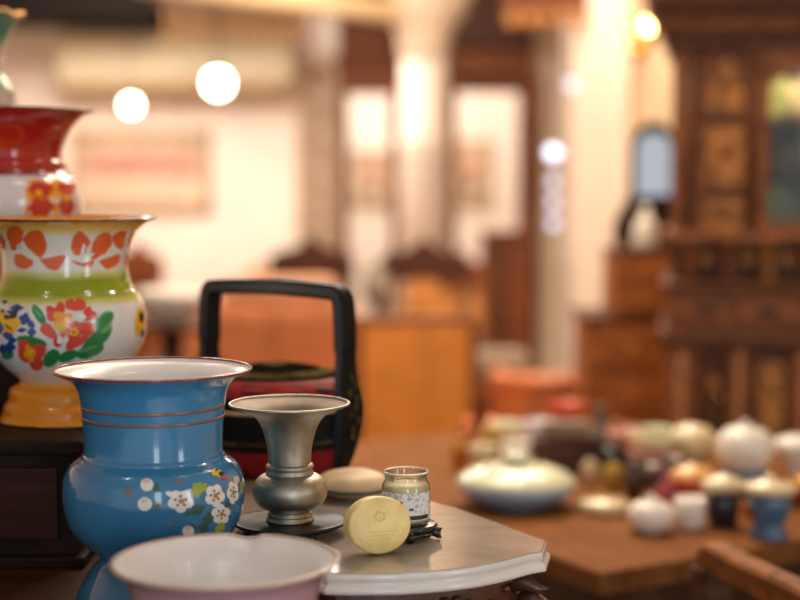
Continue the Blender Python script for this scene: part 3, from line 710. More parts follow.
mb=MB(); mb.lathe(q,M['pewter'],96); mb.build('belly',t)
ys=zp(509.5)
mb=MB(); mb.lathe([(22.5*sc,ys),(20*sc,ys*.82),(20.5*sc,ys*.68),(23*sc,ys*.6),(22*sc,ys*.5),(21.5*sc,ys*.35),(24*sc,ys*.22),(24.5*sc,0),(0,0)],M['pewter'],96); mb.build('foot',t)
# ------------------------------------------------------------------ lidded box of pale straw behind
c=G(352,497,Z_MAR); 
t=thing('lidded_dish','shallow pale beige dish with a dark green rim and domed lid behind the pewter tray','dish',(c.x,c.y,Z_MAR))
mb=MB(); mb.lathe([(0,.0),(.022,0),(.024,.004),(.04,.008),(.043,.0105),(0,.0105)],M['straw'],64); mb.build('dish',t)
mb=MB(); mb.lathe([(.0,.0105),(.0445,.0105),(.0465,.0125),(.0445,.0145),(0,.0145)],M['green_edge'],64); mb.build('rim',t)
mb=MB(); mb.lathe([(0,.0145)]+catmull([(.043,.0145),(.041,.02),(.034,.026),(.02,.0305),(.0,.032)],4),M['straw'],64); mb.build('lid',t)
# ------------------------------------------------------------------ lacquer basket
D=1.93; sc=D/FPX; bx=P(275,300,D).x; zk=lambda y:P(278,y,D).z-Z_MAR
t=thing('lacquer_basket','round black and red lacquered basket with a tall squared handle','basket',(bx,D,Z_MAR+.0003),0)
LM=pm('matte black lid lacquer',(22,22,20),.9,spec=0,noise=.3,nscale=30); GM=pm('matte olive gold lid lacquer',(84,72,44),.9,spec=0,noise=.4,nscale=40)
L=M['lacquer'];Rd=M['lacquer_red'];Gd=M['lacquer_gold']
q=catmull([(60,zk(480)/sc),(66,zk(478)/sc),(72,zk(470)/sc),(80,zk(450)/sc),(85,zk(430)/sc),(87,zk(412)/sc),(86,zk(402)/sc)],6)
q=[(r*sc,z*sc) for r,z in q]; q[0]=(q[0][0],0)
mats=[Rd if zk(463)<=(q[i][1]+q[i+1][1])/2<=zk(441) else (Gd if zk(433)<=(q[i][1]+q[i+1][1])/2<=zk(430) else L) for i in range(len(q)-1)]
mb=MB(); mb.lathe([(0,0)]+q+[(0,q[-1][1])],[L]+mats+[L],96); mb.build('body',t)
q2=catmull([(86*sc,zk(402)),(87*sc,zk(396)),(84*sc,zk(388)),(78*sc,zk(381)),(66*sc,zk(374)),(40*sc,zk(367)),(16*sc,zk(364)),(0,zk(363.5))],6)
def lm(i):
    r=q2[i][0]/sc; return L if r>84.5 else Rd if r>68 else LM if r>60 else GM if r>46 else LM if r>14 else GM
mb=MB(); mb.lathe([(0,zk(401.9))]+q2,[L]+[lm(i) for i in range(len(q2)-1)],96); mb.build('lid',t)
for i,(aa) in enumerate((-2.2,-1.75,-1.3,-.9,-.55)):
    mb=MB(); mb.ball((77.5*sc*math.cos(aa),77.5*sc*math.sin(aa),zk(382)),.014,[L,Rd,Rd,L,Gd][i],(1.1,.5,.25),14); o=mb.build('painted_relief',t); 
rz=math.radians(-33)
h=bpy.data.objects.new('handle',None)
mb=MB(); Rr=86*sc
def HP(u,z,out=0): 
    return Vector(((u)*math.cos(rz),(u)*math.sin(rz),z))
top=zk(289)
path=[(-75*sc,zk(468)),(-82*sc,zk(452)),(-87*sc,zk(434)),(-90.5*sc,zk(412)),(-90.5*sc,zk(395)),(-87*sc,zk(372)),(-(Rr),zk(350)),(-(Rr-.001),zk(318)),(-(Rr-.003),zk(300)),(-(Rr-.008),zk(291)),(-(Rr-.02),top),(-.04,top+.002),(0,top+.003),(.04,top+.002),((Rr-.02),top),((Rr-.008),zk(291)),((Rr-.003),zk(300)),((Rr-.001),zk(318)),((Rr),zk(350)),(87*sc,zk(372)),(90.5*sc,zk(395)),(90.5*sc,zk(412)),(87*sc,zk(434)),(82*sc,zk(452)),(75*sc,zk(468))]
wtop=.0142; path=catmull(path,4); nP=len(path)
perp=Vector((-math.sin(rz),math.cos(rz),0))
wd=[]
for u,z in path:
    wd.append(wtop if z>zk(350) else wtop+.011*min(1,(zk(350)-z)/(zk(350)-zk(400))) if z>zk(420) else max(.012,.025-.26*(zk(420)-z)))
rings=[]; li=mb.mi(L); lb=mb.mi(M['lacquer_blue'])
for i,(u,z) in enumerate(path):
    t0=Vector((path[min(i+1,nP-1)][0]-path[max(i-1,0)][0],path[min(i+1,nP-1)][1]-path[max(i-1,0)][1])).normalized()
    nn=Vector((-t0.y,t0.x)); th=.0092 if z>zk(345) else .0070
    ring=[]
    for (a,b_) in ((1,.6),(.8,1),(-.8,1),(-1,.6),(-1,-.6),(-.8,-1),(.8,-1),(1,-.6)):
        uu=u+nn.x*b_*th; z2=z+nn.y*b_*th; ring.append(mb.b.verts.new(HP(uu,z2)+perp*a*wd[i]))
    rings.append(ring)
for i in range(nP-1):
    for k in range(8):
        f=mb.b.faces.new((rings[i][k],rings[i][(k+1)%8],rings[i+1][(k+1)%8],rings[i+1][k])); f.material_index=lb if k in (3,7) else li
mb.b.faces.new(rings[0]); mb.b.faces.new(rings[-1][::-1])
bpy.data.objects.remove(h); ho=mb.build('handle',t)
for s_ in (-1,1):
    mb=MB()
    for k in range(9):
        z=zk(372+k*7); u=s_*(96.2*sc if k>1 else 93*sc); c=HP(u,z)+perp*(.010*math.sin(k*2.3))
        mb.ball(c,.0042,Gd,(.8,.8,1.2),8)
    o=mb.build('gilt_ornament',ho)
mb=MB(); mb.tube([Vector((R_*math.cos(a),R_*math.sin(a),zk(402))) for R_ in (87.5*sc,) for a in [2*PI*i/72 for i in range(72)]],.0022,M['straw'],8,closed=True); mb.build('edge_band',t)
# ------------------------------------------------------------------ candle jar on carved stand
c=G(408,537,Z_MAR); 
t=thing('display_stand','small black carved rosewood display base under the candle jar','stand',(c.x,c.y,Z_MAR))
mb=MB(); mb.lathe([(0,.0085),(.027,.0085),(.030,.011),(.030,.0135),(.028,.015),(0,.015)],M['black_rim'],48); mb.build('top',t)
mb=MB(); mb.lathe([(.0,.003),(.025,.003),(.028,.0062),(.026,.0086),(0,.0086)],M['black_rim'],48,wob=lambda a,r,z:(r*(1+.06*math.cos(10*a)),z)); mb.build('carved_band',t)
for k in range(5):
    a=-.25+2*PI*k/5; mb=MB(); u=Vector((math.cos(a),math.sin(a),0))
    mb.tube([u*.018+Vector((0,0,.006)),u*.027+Vector((0,0,.0075)),u*.033+Vector((0,0,.0065)),u*.0325+Vector((0,0,.0048)),u*.029+Vector((0,0,.0045))],[.003,.0052,.0052,.0046,.0038],M['black_rim'],10)
    mb.build('foot',t)
jb=Z_MAR+.0152; D=c.y; sc=D/FPX; zj=lambda y:P(406,y,D).z-jb
t=thing('candle_jar','small glass candle jar with a pale floral label and black strip','jar',(P(406,300,D).x,D,jb))
Hj=zj(471.5); Rj=24.5*sc
mb=MB(); mb.lathe([(0,.001),(Rj*.93,.001),(Rj,.004),(Rj,Hj*.72),(Rj*.96,Hj*.79),(Rj*.88,Hj*.83),(Rj*.88,Hj*.97),(Rj*.92,Hj),(Rj*.86,Hj),(Rj*.83,Hj*.96),(Rj*.83,Hj*.84)],M['jar_glass'],64); mb.build('glass',t)
mb=MB(); mb.tube([Vector((Rj*.9*math.cos(2*PI*i/64),Rj*.9*math.sin(2*PI*i/64),Hj*1.0)) for i in range(64)],.0011,pm('glass lip',(214,206,180),.08,coat=1),8,closed=True); mb.build('lip',t)
mb=MB(); mb.lathe([(0,.003),(Rj*.93,.003),(Rj*.95,.006),(Rj*.95,Hj*.7),(Rj*.9,Hj*.76),(0,Hj*.76)],M['wax'],64); mb.build('wax',t)
def labelmat():
    m,nt,b=newmat('floral paper label'); b.inputs['Roughness'].default_value=.5
    tc=nt.nodes.new('ShaderNodeTexCoord'); v=nt.nodes.new('ShaderNodeTexNoise'); v.inputs['Scale'].default_value=260; v.inputs['Detail'].default_value=3
    nt.links.new(tc.outputs['Object'],v.inputs['Vector']); cr=nt.nodes.new('ShaderNodeValToRGB'); e=cr.color_ramp.elements
    e[0].position=.38; e[0].color=srgb((160,178,190)); e[1].position=.48; e[1].color=srgb((232,228,228))
    nt.links.new(v.outputs['Fac'],cr.inputs['Fac']); nt.links.new(cr.outputs['Color'],b.inputs['Base Color']); return m
mb=MB(); lm_=mb.mi(labelmat()); lk=mb.mi(M['label_black']); 
def patch(mb,a0,a1,z0,z1,R,mi,n=24):
    A=[];B=[]
    for i in range(n+1):
        a=a0+(a1-a0)*i/n; A.append(mb.b.verts.new((R*math.cos(a),R*math.sin(a),z0))); B.append(mb.b.verts.new((R*math.cos(a),R*math.sin(a),z1)))
    for i in range(n):
        f=mb.b.faces.new((A[i],A[i+1],B[i+1],B[i])); f.material_index=mi; f.smooth=True
patch(mb,-PI*.98,-.1*PI,Hj*.12,Hj*.66,Rj+.0003,lm_); patch(mb,-PI*.6,-.16*PI,Hj*.14,Hj*.22,Rj+.0006,lk)
mr=mb.mi(M['f_coral']); patch(mb,-PI*.62,-PI*.54,Hj*.38,Hj*.5,Rj+.0006,mr,6); patch(mb,-PI*.46,-PI*.4,Hj*.32,Hj*.37,Rj+.0006,mb.mi(M['f_leaf']),6)
mb.build('paper_label',t,fix=False)
# ------------------------------------------------------------------ gold tin standing on its edge
c=G(379,555,Z_MAR); Rg=.0298
t=thing('gold_tin','round pale gold embossed tin standing on its edge in front of the candle jar','tin',(c.x,c.y,Z_MAR+Rg*.985),math.radians(-16))
t.rotation_euler=(math.radians(-7),0,math.radians(20))
def disc(R,y0,y1,m,name,bev=.002,sx=1.06,sz=.92,parent=t):
    mb=MB(); pr=[(0,y0),(R-bev,y0),(R,y0+bev),(R,y1-bev*.4),(R-bev*.4,y1),(0,y1)]
    rings=[]; seg=72
    mb.lathe(pr,m,seg)
    for v in mb.b.verts: x,y,z=v.co; v.co=(x*sx,z,y*sz)
    return mb.build(name,parent)
disc(Rg,-.004,.004,M['gold_tin'],'lid'); disc(Rg*.93,.0042,.0078,M['brass'],'seam'); disc(Rg*.97,.008,.018,M['gold_tin'],'case')
lidface=[o for o in bpy.data.objects if o.name=='lid' and o.parent==t] or [o for o in t.children if o.name.startswith('lid')]
mb=MB()
gm=pm('embossed dull gold',(226,204,130),.45,metal=.1)
for k in range(8):
    a=2*PI*k/8; mb.ball((.0048*math.cos(a),-.0040,.0085+.0042*math.sin(a)),.0013,gm,(1,.3,1),8)
for k in range(12): mb.ball((random.uniform(-.009,.009),-.0040,.0085+random.uniform(-.006,.006)),.0008,gm,(1.4,.3,.8),8)
mb.build('embossed_crest',lidface[0] if lidface else t)
mb=MB()
for r_,z in enumerate((-.006,-.0095,-.013)):
    x=-.017+r_*.003
    while x<.017-r_*.003:
        wv=random.uniform(.0015,.004); mb.box(x,-.00445,z-.0004,x+wv,-.0039,z+.0004,gm); x+=wv+.001
mb.build('embossed_lines',lidface[0] if lidface else t)
# ------------------------------------------------------------------ display table at the right
rt30=math.radians(30); cA=G(600,573,Z_TAB)
t=thing('display_table','warm brown wooden table crowded with porcelain in front of the dark cabinet','table',(cA.x,cA.y,0),rt30)
MB().box(0,0,Z_TAB-.035,.92,1.18,Z_TAB,M['tablewood'],.004).build('tabletop',t)
b=MB(); b.box(.05,.05,Z_TAB-.14,.87,.075,Z_TAB-.035,M['chairwood']); b.box(.05,1.1,Z_TAB-.14,.87,1.125,Z_TAB-.035,M['chairwood'])
b.box(.05,.05,Z_TAB-.14,.075,1.12,Z_TAB-.035,M['chairwood']); b.box(.845,.05,Z_TAB-.14,.87,1.12,Z_TAB-.035,M['chairwood']); b.build('apron',t)
for x,y in ((.07,.07),(.85,.07),(.07,1.11),(.85,1.11)): MB().box(x-.03,y-.03,0,x+.03,y+.03,Z_TAB-.035,M['chairwood'],.005).build('leg',t)
def onT(px,py): return G(px,py,Z_TAB)
def ware(name,label,cat,px,py,prof,m,group=None,mats=None,lid=None,handle=False,spout=False):
    """px,py = centre of the foot in the frame; prof in pixels (r,h); lid=(profile,material)"""
    c=onT(px,py); s=c.y/FPX
    t=thing(name,label,cat,c,0,group)
    mb=MB(); mb.lathe([(r*s,h*s) for r,h in prof],m,40); mb.build('body',t)
    if lid: mb=MB(); mb.lathe([(r*s,h*s) for r,h in lid[0]],lid[1],40); mb.build('lid',t)
    if handle:
        r=max(p[0] for p in prof)*s; h=max(p[1] for p in prof)*s
        mb=MB(); mb.tube([Vector((r*.9+.3*r*math.sin(a),0,h*.5+h*.3*math.cos(a))) for a in [PI*i/8 for i in range(9)]],r*.09,m); mb.build('handle',t)
    if spout:
        r=max(p[0] for p in prof)*s; h=max(p[1] for p in prof)*s
        mb=MB(); mb.tube([(-r*.85,0,h*.4),(-r*1.25,0,h*.6),(-r*1.45,0,h*.9)],[r*.18,r*.13,r*.09],m); mb.build('spout',t)
    return t
def bowlp(R,h,t=1.5,foot=.45): return [(0,0),(R*foot,0),(R*foot,h*.1),(R*.75,h*.35),(R*.95,h*.75),(R,h),(R-t,h),(R*.9,h*.72),(R*.5,h*.25),(0,h*.2)]
def cupp(R,h,t=1.2): return [(0,0),(R*.6,0),(R*.65,h*.08),(R*.85,h*.3),(R*.92,h*.7),(R,h),(R-t,h),(R*.85,h*.7),(R*.7,h*.15),(0,h*.12)]
def roundp(R,h,neck=.4): return [(0,0),(R*.55,0),(R*.62,h*.06),(R*.9,h*.28),(R,h*.5),(R*.9,h*.75),(R*.6,h*.93),(R*neck,h*.97),(R*neck,h),(0,h)]
# big dish
dish=ware('serving_bowl','wide blue-grey bowl with a pale green domed lid near the table corner','bowl',516,506,[(0,0),(30,0),(31,3),(46,8),(58,17),(62,25),(59,26),(0,24)],M['p_blueg'],
  lid=([(60,24.5),(61,26.5),(57,31),(47,37),(34,41),(16,43),(12,44),(16,50),(14,55),(0,57)],M['p_green']))
c=dish.location; s=c.y/FPX
for k,(dx,dz,m) in enumerate(((-22,45,'p_white'),(18,45,'p_cream'))): 
    mb=MB(); a=-PI/2+.0; mb.ball((dx*s,-22*s,(dz-8)*s),7*s,M[m],(1.6,.5,.9),14); mb.build('raised_knob',dish)
ware('cup','mustard and cream stacked cup left behind the wide lidded bowl','cup',483,476,cupp(15,32),M['p_cream'],handle=True)
ware('cup','small yellow cup standing left of the cream stacked cup','cup',497,462,cupp(17,34),M['p_yellow'])
ware('cup','cream handled cup directly behind the lid of the wide bowl','cup',505,452,cupp(19,30),M['p_green'])
ware('cup','small white cup right behind the domed lid','cup',516,470,cupp(16,30),M['p_white'])
ware('beaker','tall lilac-white porcelain beaker standing behind the wide bowl','beaker',541,462,[(0,0),(11,0),(12,3),(14,20),(19,42),(17,42),(12,20),(0,6)],M['p_lilac'])
for i,(px,py,r,h) in enumerate(((463,462,8,34),(466,452,9,34),(491,446,10,28),(459,470,8,30))):
    ware('copper_cup',['small copper cup nearest the left end of the table','taller copper cup at the far left of the table','copper cup beside the yellow cup','small copper cup leftmost at the table edge'][i],'cup',px,py,cupp(r,h),M['p_copper'] if i!=3 else M['brass'],'copper cups at the left end of the table')
ware('oval_box_lid','flat cream oval box alone on the bare front of the table','box',604,512,[(0,0),(23,0),(25.5,3),(25.5,9),(23,12),(0,13.5)],M['p_cream'])
ware('teapot','squat white porcelain teapot near the front edge of the table','teapot',651,532,roundp(25,33),M['p_white'],lid=([(10,32),(9,34),(3,36),(3,39),(0,40)],M['p_white']),spout=False,handle=False)
ware('cup','white handleless cup between the squat teapot and the navy jar','cup',690,528,[(0,0),(12,0),(13,3),(15,10),(16.5,28),(15,31),(13,28),(0,8)],M['p_white'])
ware('lidded_jar','navy blue jar with a cream domed lid','jar',723,526,[(0,0),(14,0),(15,3),(17,20),(16,36),(13,38),(0,38)],M['p_navy'],lid=([(0,37),(21,37),(23,41),(20,47),(10,51),(3,53),(0,55)],M['p_cream']))
ware('lidded_jar','slate blue waisted jar with a cream lid and blue knob','jar',769,538,[(0,0),(19,0),(20,3),(15,13),(17,19),(22,32),(22,46),(19,48),(0,48)],M['p_blue'],lid=([(0,47),(25,47),(27,51),(24,56),(12,58),(6,61),(5,65),(0,66)],M['p_cream']))
ware('small_cup','small brass cup between the navy and slate blue jars','cup',749,517,cupp(9,16),M['brass'])
# stand for the big white jar
ware('bowl','slate blue bowl under the large white jar','bowl',744,497,bowlp(24,30),M['p_blue'])
c=onT(744,497); 
b=MB(); s=c.y/FPX; b.lathe([(r*s,h*s) for r,h in roundp(30,50,.3)],M['p_white'],48); 
t=thing('ginger_jar','large round white porcelain jar, the biggest white one on the table','jar',(c.x,c.y,Z_TAB+24*s)); b.build('body',t); MB().ball((0,0,51*s),4*s,M['p_white']).build('knob',t)
ware('round_jar','medium round white jar left of the largest one','jar',692,480,[(0,0),(13,0),(12,18),(20,22),(25,34),(24,46),(16,54),(6,57),(0,58)],M['p_cream'])
ware('lidded_bowl','orange red bowl with a yellow glazed lid','bowl',692,500,bowlp(25,24),M['p_red'],lid=([(24,22),(23,28),(14,34),(4,36),(0,39)],pm('orange yellow glaze',(226,168,96),.2,coat=.4)))
ware('bottle','rose pink bottle between the squat teapot and the grey goblet','bottle',666,506,[(0,0),(10,0),(11,14),(8,22),(4,27),(4,36),(5.5,37),(0,37)],M['p_rose'])
ware('goblet','grey metal stemmed goblet behind the squat teapot','goblet',649,500,[(0,0),(9,0),(3,3),(2.5,18),(8,24),(11,36),(10,36),(6,25),(0,22)],M['p_grey'])
ware('goblet','second grey metal goblet, right of the rose bottle','goblet',673,496,[(0,0),(9,0),(3,3),(2.5,20),(8,26),(10,40),(9,40),(6,27),(0,24)],M['p_grey'])
ware('bowl','slate blue banded bowl carrying a stack of pink bowls','bowl',655,482,bowlp(27,22),M['p_blueg'])
def stacked(name,label,px,py,lift,R,h,m,group=None):
    c=onT(px,py); s=c.y/FPX; t=thing(name,label,'bowl',(c.x,c.y,Z_TAB+lift*s),0,group); mb=MB(); mb.lathe([(r*s,q*s) for r,q in bowlp(R,h)],m,40); mb.build('body',t); return t
stacked('bowl','pale pink bowl stacked in the blue banded bowl',655,482,14,28,20,M['p_pink'])
stacked('bowl','cream bowl topmost of the stack beside the round white jar',655,482,27,26,20,M['p_cream'])
stacked('bowl','pale green bowl crowning the stacked bowls',655,482,42,17,14,M['p_green'])
ware('bowl','pink glazed bowl left of the bowl stack','bowl',627,464,bowlp(22,34),M['p_pink'])
ware('vase','small mustard glazed vase in the middle of the table','vase',613,490,roundp(11,28,.45),M['p_yellow'])
ware('vase','small tan round vase left of the mustard one','vase',590,485,roundp(10,26,.5),M['straw'])
ware('brown_jar','brown stoneware jar behind the goblets','jar',634,498,roundp(12,38,.5),M['p_brown'])
ware('teapot','black stoneware teapot in the middle of the table','teapot',611,477,roundp(17,34,.4),M['p_black'],lid=([(7,33),(6,36),(2,38),(2,41),(0,42)],M['p_black']),spout=True,handle=True)
c=onT(567,472); 
t=thing('dark_box','low dark brown wooden box behind the tall beaker','box',(c.x,c.y,Z_TAB),.25); s=c.y/FPX
MB().box(-30*s,-18*s,0,30*s,18*s,28*s,M['p_brown'],.004).build('case',t); MB().box(-31*s,-19*s,28*s,31*s,19*s,37*s,M['chairwood'],.003).build('lid',t)
c2=Vector((c.x,c.y,Z_TAB+37.2*s)); t=thing('grey_cloth','folded grey-brown cloth lying on the dark box','cloth',c2,.2)
MB().box(-26*s,-14*s,0,24*s,14*s,9*s,M['grey_cloth'],.006).build('fold',t); MB().box(-24*s,-13*s,9*s,20*s,12*s,15*s,M['grey_cloth'],.006).build('fold',t)
ware('kettle','slim grey metal ewer right of the dark box','ewer',600,452,[(0,0),(10,0),(12,10),(9,24),(5,34),(5,44),(7,47),(0,47)],M['p_grey'],handle=True)
ware('red_bowl','small red bowl at the far left middle of the table','bowl',566,428,bowlp(20,26),M['p_red'])
ware('lidded_dish','low white lidded dish at the right edge of the picture','dish',797,480,[(0,0),(14,0),(14,20),(22,28),(25,36),(22,42),(8,46),(0,47)],M['p_white'])
ware('brass_bowl','brass bowl behind the slate blue jar','bowl',794,505,bowlp(20,26),M['brass'])
ware('cup','small navy cup in front of the large white jar','cup',716,492,cupp(8,18),M['p_navy'])
# ------------------------------------------------------------------ chair at lower right
Ac=P(711,553,2.12); Bv=Vector((.07,-.24,0)).normalized()
t=thing('armchair','dark wooden chair with a curved top rail turned aside at the lower right corner','chair',(Ac.x,Ac.y,0),math.atan2(Bv.y,Bv.x))
zt=Ac.z
W=.54; CW=wood('worn brown rail wood',(124,74,36),.55,.25,(5,5,12),0,spec=.1); CD=M['chairwood']
pts_=catmull([(-.0,.0,zt-.03),(.004,.0,zt-.008),(.03,-.004,zt),(.12,-.02,zt+.006),(W/2,-.03,zt+.012),(W-.12,-.02,zt+.006),(W-.03,-.004,zt),(W-.004,0,zt-.008),(W,0,zt-.03)],4)
MB().tube([Vector(p) for p in pts_],.0,CW,flat=(.02,.017)).build('top_rail',t)
for x in (0,W):
    MB().tube([Vector((x,.0,zt-.02)),Vector((x,.01,.6)),Vector((x,.04,.45)),Vector((x,.02,0))],.018,CD,flat=(.02,.022)).build('back_leg',t)
    MB().box(x-.02,.44,0,x+.02,.48,.44,CD,.004).build('front_leg',t)
    MB().box(x-.015,.04,.62,x+.02,.46,.65,CD,.005).build('armrest',t)
    MB().box(x-.015,.43,.44,x+.015,.46,.62,CD,.004).build('arm_post',t)
MB().box(-.02,.0,.43,W+.02,.49,.46,CD,.008).build('seat',t)
b=MB(); b.box(W/2-.08,-.01,.46,W/2+.08,.012,zt,CD,.004); b.build('back_splat',t)
# ------------------------------------------------------------------ dark cabinet
DC=3.75; xl=P(673,200,DC).x; W=1.3
t=thing('display_cabinet','tall dark carved wooden cabinet with gilt panels and glazed doors at the right','cabinet',(xl,DC,0),math.radians(-10))
zc=lambda y:P(700,y,DC).z; cx=lambda px:P(px,200,DC).x-xl
CM=M['cabwood'];CK=M['cabdark']
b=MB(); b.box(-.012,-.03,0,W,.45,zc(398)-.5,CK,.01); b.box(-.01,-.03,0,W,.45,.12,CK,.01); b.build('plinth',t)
zb1=zc(335); 
# base carcass with open-looking bays framed by stiles
b=MB(); b.box(-.008,0,.1,W,.45,zb1-.02,CM,.006); b.build('base_case',t)
for x0,x1 in ((668,700),(728,752),(790,812)):
    b=MB(); b.box(cx(x0),-.03,.12,cx(x1),.0,zb1-.02,CM,.006); b.tube([Vector(((cx(x0)+cx(x1))/2,-.035,.14)),Vector(((cx(x0)+cx(x1))/2,-.035,zb1-.03))],.012,CM,10); b.build('carved_stile',t)
for x0,x1 in ((701,727),(753,789),(813,860)):
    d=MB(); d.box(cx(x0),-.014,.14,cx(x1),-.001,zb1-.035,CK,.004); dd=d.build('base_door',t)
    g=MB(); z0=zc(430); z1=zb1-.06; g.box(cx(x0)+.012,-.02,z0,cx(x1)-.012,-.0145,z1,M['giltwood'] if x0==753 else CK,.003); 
    mx=(cx(x0)+cx(x1))/2; g.ball((mx,-.02,(z0+z1)/2+.03),.018,M['giltwood'],(1,.4,.9)); g.build('carved_panel',dd)
    MB().ball((cx(x1)-.014,-.022,zc(395)),.009,M['brass']).build('door_knob',dd)
b=MB(); b.box(-.03,-.05,zb1-.02,W,.46,zb1+.015,CK,.012); b.build('base_moulding',t)
# drawers band
zd=zc(290)
b=MB(); b.box(-.015,-.02,zb1+.015,W,.45,zd,CM,.006); b.build('drawer_case',t)
for x0,x1 in ((684,730),(738,796),(806,860)):
    d=MB(); d.box(cx(x0),-.034,zb1+.035,cx(x1),-.018,zd-.02,CM,.005); dd=d.build('drawer',t)
    k=MB(); k.ball(((cx(x0)+cx(x1))/2,-.042,(zb1+zd)/2+.01),.011,M['iron']); k.build('drawer_pull',dd)
    k=MB(); k.box((cx(x0)+cx(x1))/2-.03,-.038,(zb1+zd)/2+.004,(cx(x0)+cx(x1))/2+.03,-.0341,(zb1+zd)/2+.018,M['iron'],.002); k.build('pull_plate',dd)
b=MB(); b.box(-.025,-.045,zd,W,.46,zd+.02,CK,.01); b.build('waist_moulding',t)
# recessed gallery
zg=zc(243)
b=MB(); b.box(.0,.06,zd+.02,W,.45,zg,CK,.004); b.build('gallery_case',t)
for px in (690,728,768,806):
    b=MB(); b.lathe([(0,0),(.014,0),(.018,.02),(.01,.035),(.02,.06),(.012,.085),(.016,zg-zd-.02),(0,zg-zd-.02)],M['chairwood_red'] if px!=768 else M['giltwood'],16,cen=(cx(px),.03,zd+.02)); b.build('gallery_post',t)
for px in (708,748,787): b=MB(); b.ball((cx(px),.045,(zg+zd)/2+.02),.02,M['giltwood'],(1.5,.4,.8)); b.build('gallery_carving',t)
# upper case: frame pieces so the glazed part is truly hollow
zT=zc(50)
b=MB(); b.box(-.02,-.03,zg,W,.45,zg+.03,CM,.008); b.build('shelf_moulding',t)
b=MB(); b.box(.0,.0,zg+.03,cx(754),.42,zT,CM,.006); b.build('side_case',t)
b=MB(); b.box(cx(754),.40,zg+.03,W,.42,zT,CK); b.build('back_board',t)
b=MB(); b.box(-.004,-.014,zg+.03,cx(697),.0,zT,CM,.004); b.box(cx(743),-.014,zg+.03,cx(756),.0,zT,CM,.004); b.build('carved_stile',t)
b=MB(); b.tube([Vector((cx(688),-.018,zg+.04)),Vector((cx(688),-.018,zT))],.012,CK,12); b.build('half_column',t)
b=MB(); b.tube([Vector((cx(749),-.018,zg+.04)),Vector((cx(749),-.018,zT))],.010,CK,12); b.build('half_column',t)
def gpanel(y0,y1,kind):
    z1=zc(y0); z0=zc(y1); mx=cx(723); hw=cx(741)-mx; mz=(z0+z1)/2; hh=(z1-z0)/2
    g=MB()
    if kind=='flame': g.prism([(mx-hw,z0),(mx+hw,z0),(mx+hw*.85,z0+hh*.8),(mx+hw*.4,z0+hh*1.4),(mx,z1),(mx-hw*.4,z0+hh*1.4),(mx-hw*.85,z0+hh*.8)],-.008,.0,M['giltwood'],axis='y')
    else: g.prism([(mx-hw,z0+hh*.2),(mx-hw*.8,z0),(mx+hw*.8,z0),(mx+hw,z0+hh*.2),(mx+hw,z1-hh*.2),(mx+hw*.8,z1),(mx-hw*.8,z1),(mx-hw,z1-hh*.2)],-.008,.0,M['giltwood'],axis='y')
    for dx,dz in ((-.5,-.5),(.5,-.5),(-.5,.4),(.5,.4),(0,.0)): g.ball((mx+hw*dx,-.008,mz+hh*dz),.012,M['giltwood'] if (dx or dz) else CK,(1.2,.5,1),10)
    g.build('gilt_panel',t)
    for bx_ in ((mx-hw-.006,z0-.008,mx+hw+.006,z0-.002),(mx-hw-.006,z1+.002,mx+hw+.006,z1+.012)):
        MB().box(bx_[0],-.014,bx_[1],bx_[2],0,bx_[3],CK,.002).build('panel_strip',t)
gpanel(55,112,'flame'); gpanel(124,186,'quad'); gpanel(197,238,'quad')
# glazed door with arched head
def gdoor(x0,x1):
    z0=zg+.03; z1=zT; d=MB(); fw=.022
    d.box(x0,-.02,z0,x0+fw,0,z1,CM,.003); d.box(x1-fw,-.02,z0,x1,0,z1,CM,.003); d.box(x0,-.02,z0,x1,0,z0+fw,CM,.003)
    mx=(x0+x1)/2; r=(x1-x0)/2-fw
    arch=[(x0+fw,z1)]+[(mx-r*math.cos(a),z1-.05-r*.6+r*.6*math.sin(a)) for a in [PI*i/16 for i in range(17)]]+[(x1-fw,z1)]
    d.prism(arch,-.02,0,CM,axis='y'); dd=d.build('glazed_door',t)
    MB().box(x0+fw*.8,-.011,z0+fw*.8,x1-fw*.8,-.008,z1-.02,M['pane_glass']).build('glass_pane',dd)
    MB().ball((x0+.012,-.028,zc(160)),.007,M['brass']).build('door_knob',dd)
gdoor(cx(756),cx(852)); gdoor(cx(854),cx(950))
for y in (120,165,236):
    MB().box(cx(754)+.002,.03,zc(y)-.008,W-.01,.395,zc(y),CM).build('shelf',t)
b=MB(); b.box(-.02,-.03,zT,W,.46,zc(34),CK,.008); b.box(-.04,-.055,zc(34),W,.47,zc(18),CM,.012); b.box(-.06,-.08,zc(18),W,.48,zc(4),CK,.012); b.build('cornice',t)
b=MB(); b.box(-.075,-.1,zc(4),W,.49,zc(-14),CM,.014); b.build('cornice_top',t)
# things inside the cabinet
def cabloc(px,dy,z):
    q=Matrix.Rotation(math.radians(-10),4,'Z')@Vector((cx(px),dy,0)); return Vector((xl+q.x,DC+q.y,z))
def inside(name,label,cat,px,pyb,prof,m,tilt=0,dy=.2):
    c=cabloc(px,dy,zc(pyb)+.0005); s=DC/FPX
    mb=MB(); mb.lathe([(r*s,h*s) for r,h in prof],m,32); o=mb.build(name,None,c); return props(o,label,cat)
def plate(label,px,pyc,R,pyshelf,m,dy=.22):
    s=(DC+dy)/FPX; zs=zc(pyshelf)+.001; o=MB().lathe([(0,0),(R*.5*s,0),(R*.6*s,.004),(R*s,.014),(R*s,.017),(R*.6*s,.008),(0,.006)],m,40).build('display_plate',None,cabloc(px,dy,zs+R*s*.992+.002))
    o.rotation_euler=(PI/2-.12,0,math.radians(-10)); props(o,label,'plate'); 
plate('yellow-green plate upright on the upper shelf in the cabinet',772,90,22,120,pm('yellow green glaze',(176,178,100),.2,coat=.4))
plate('tan plate upright at the edge of the upper cabinet shelf',812,90,22,120,M['straw'])
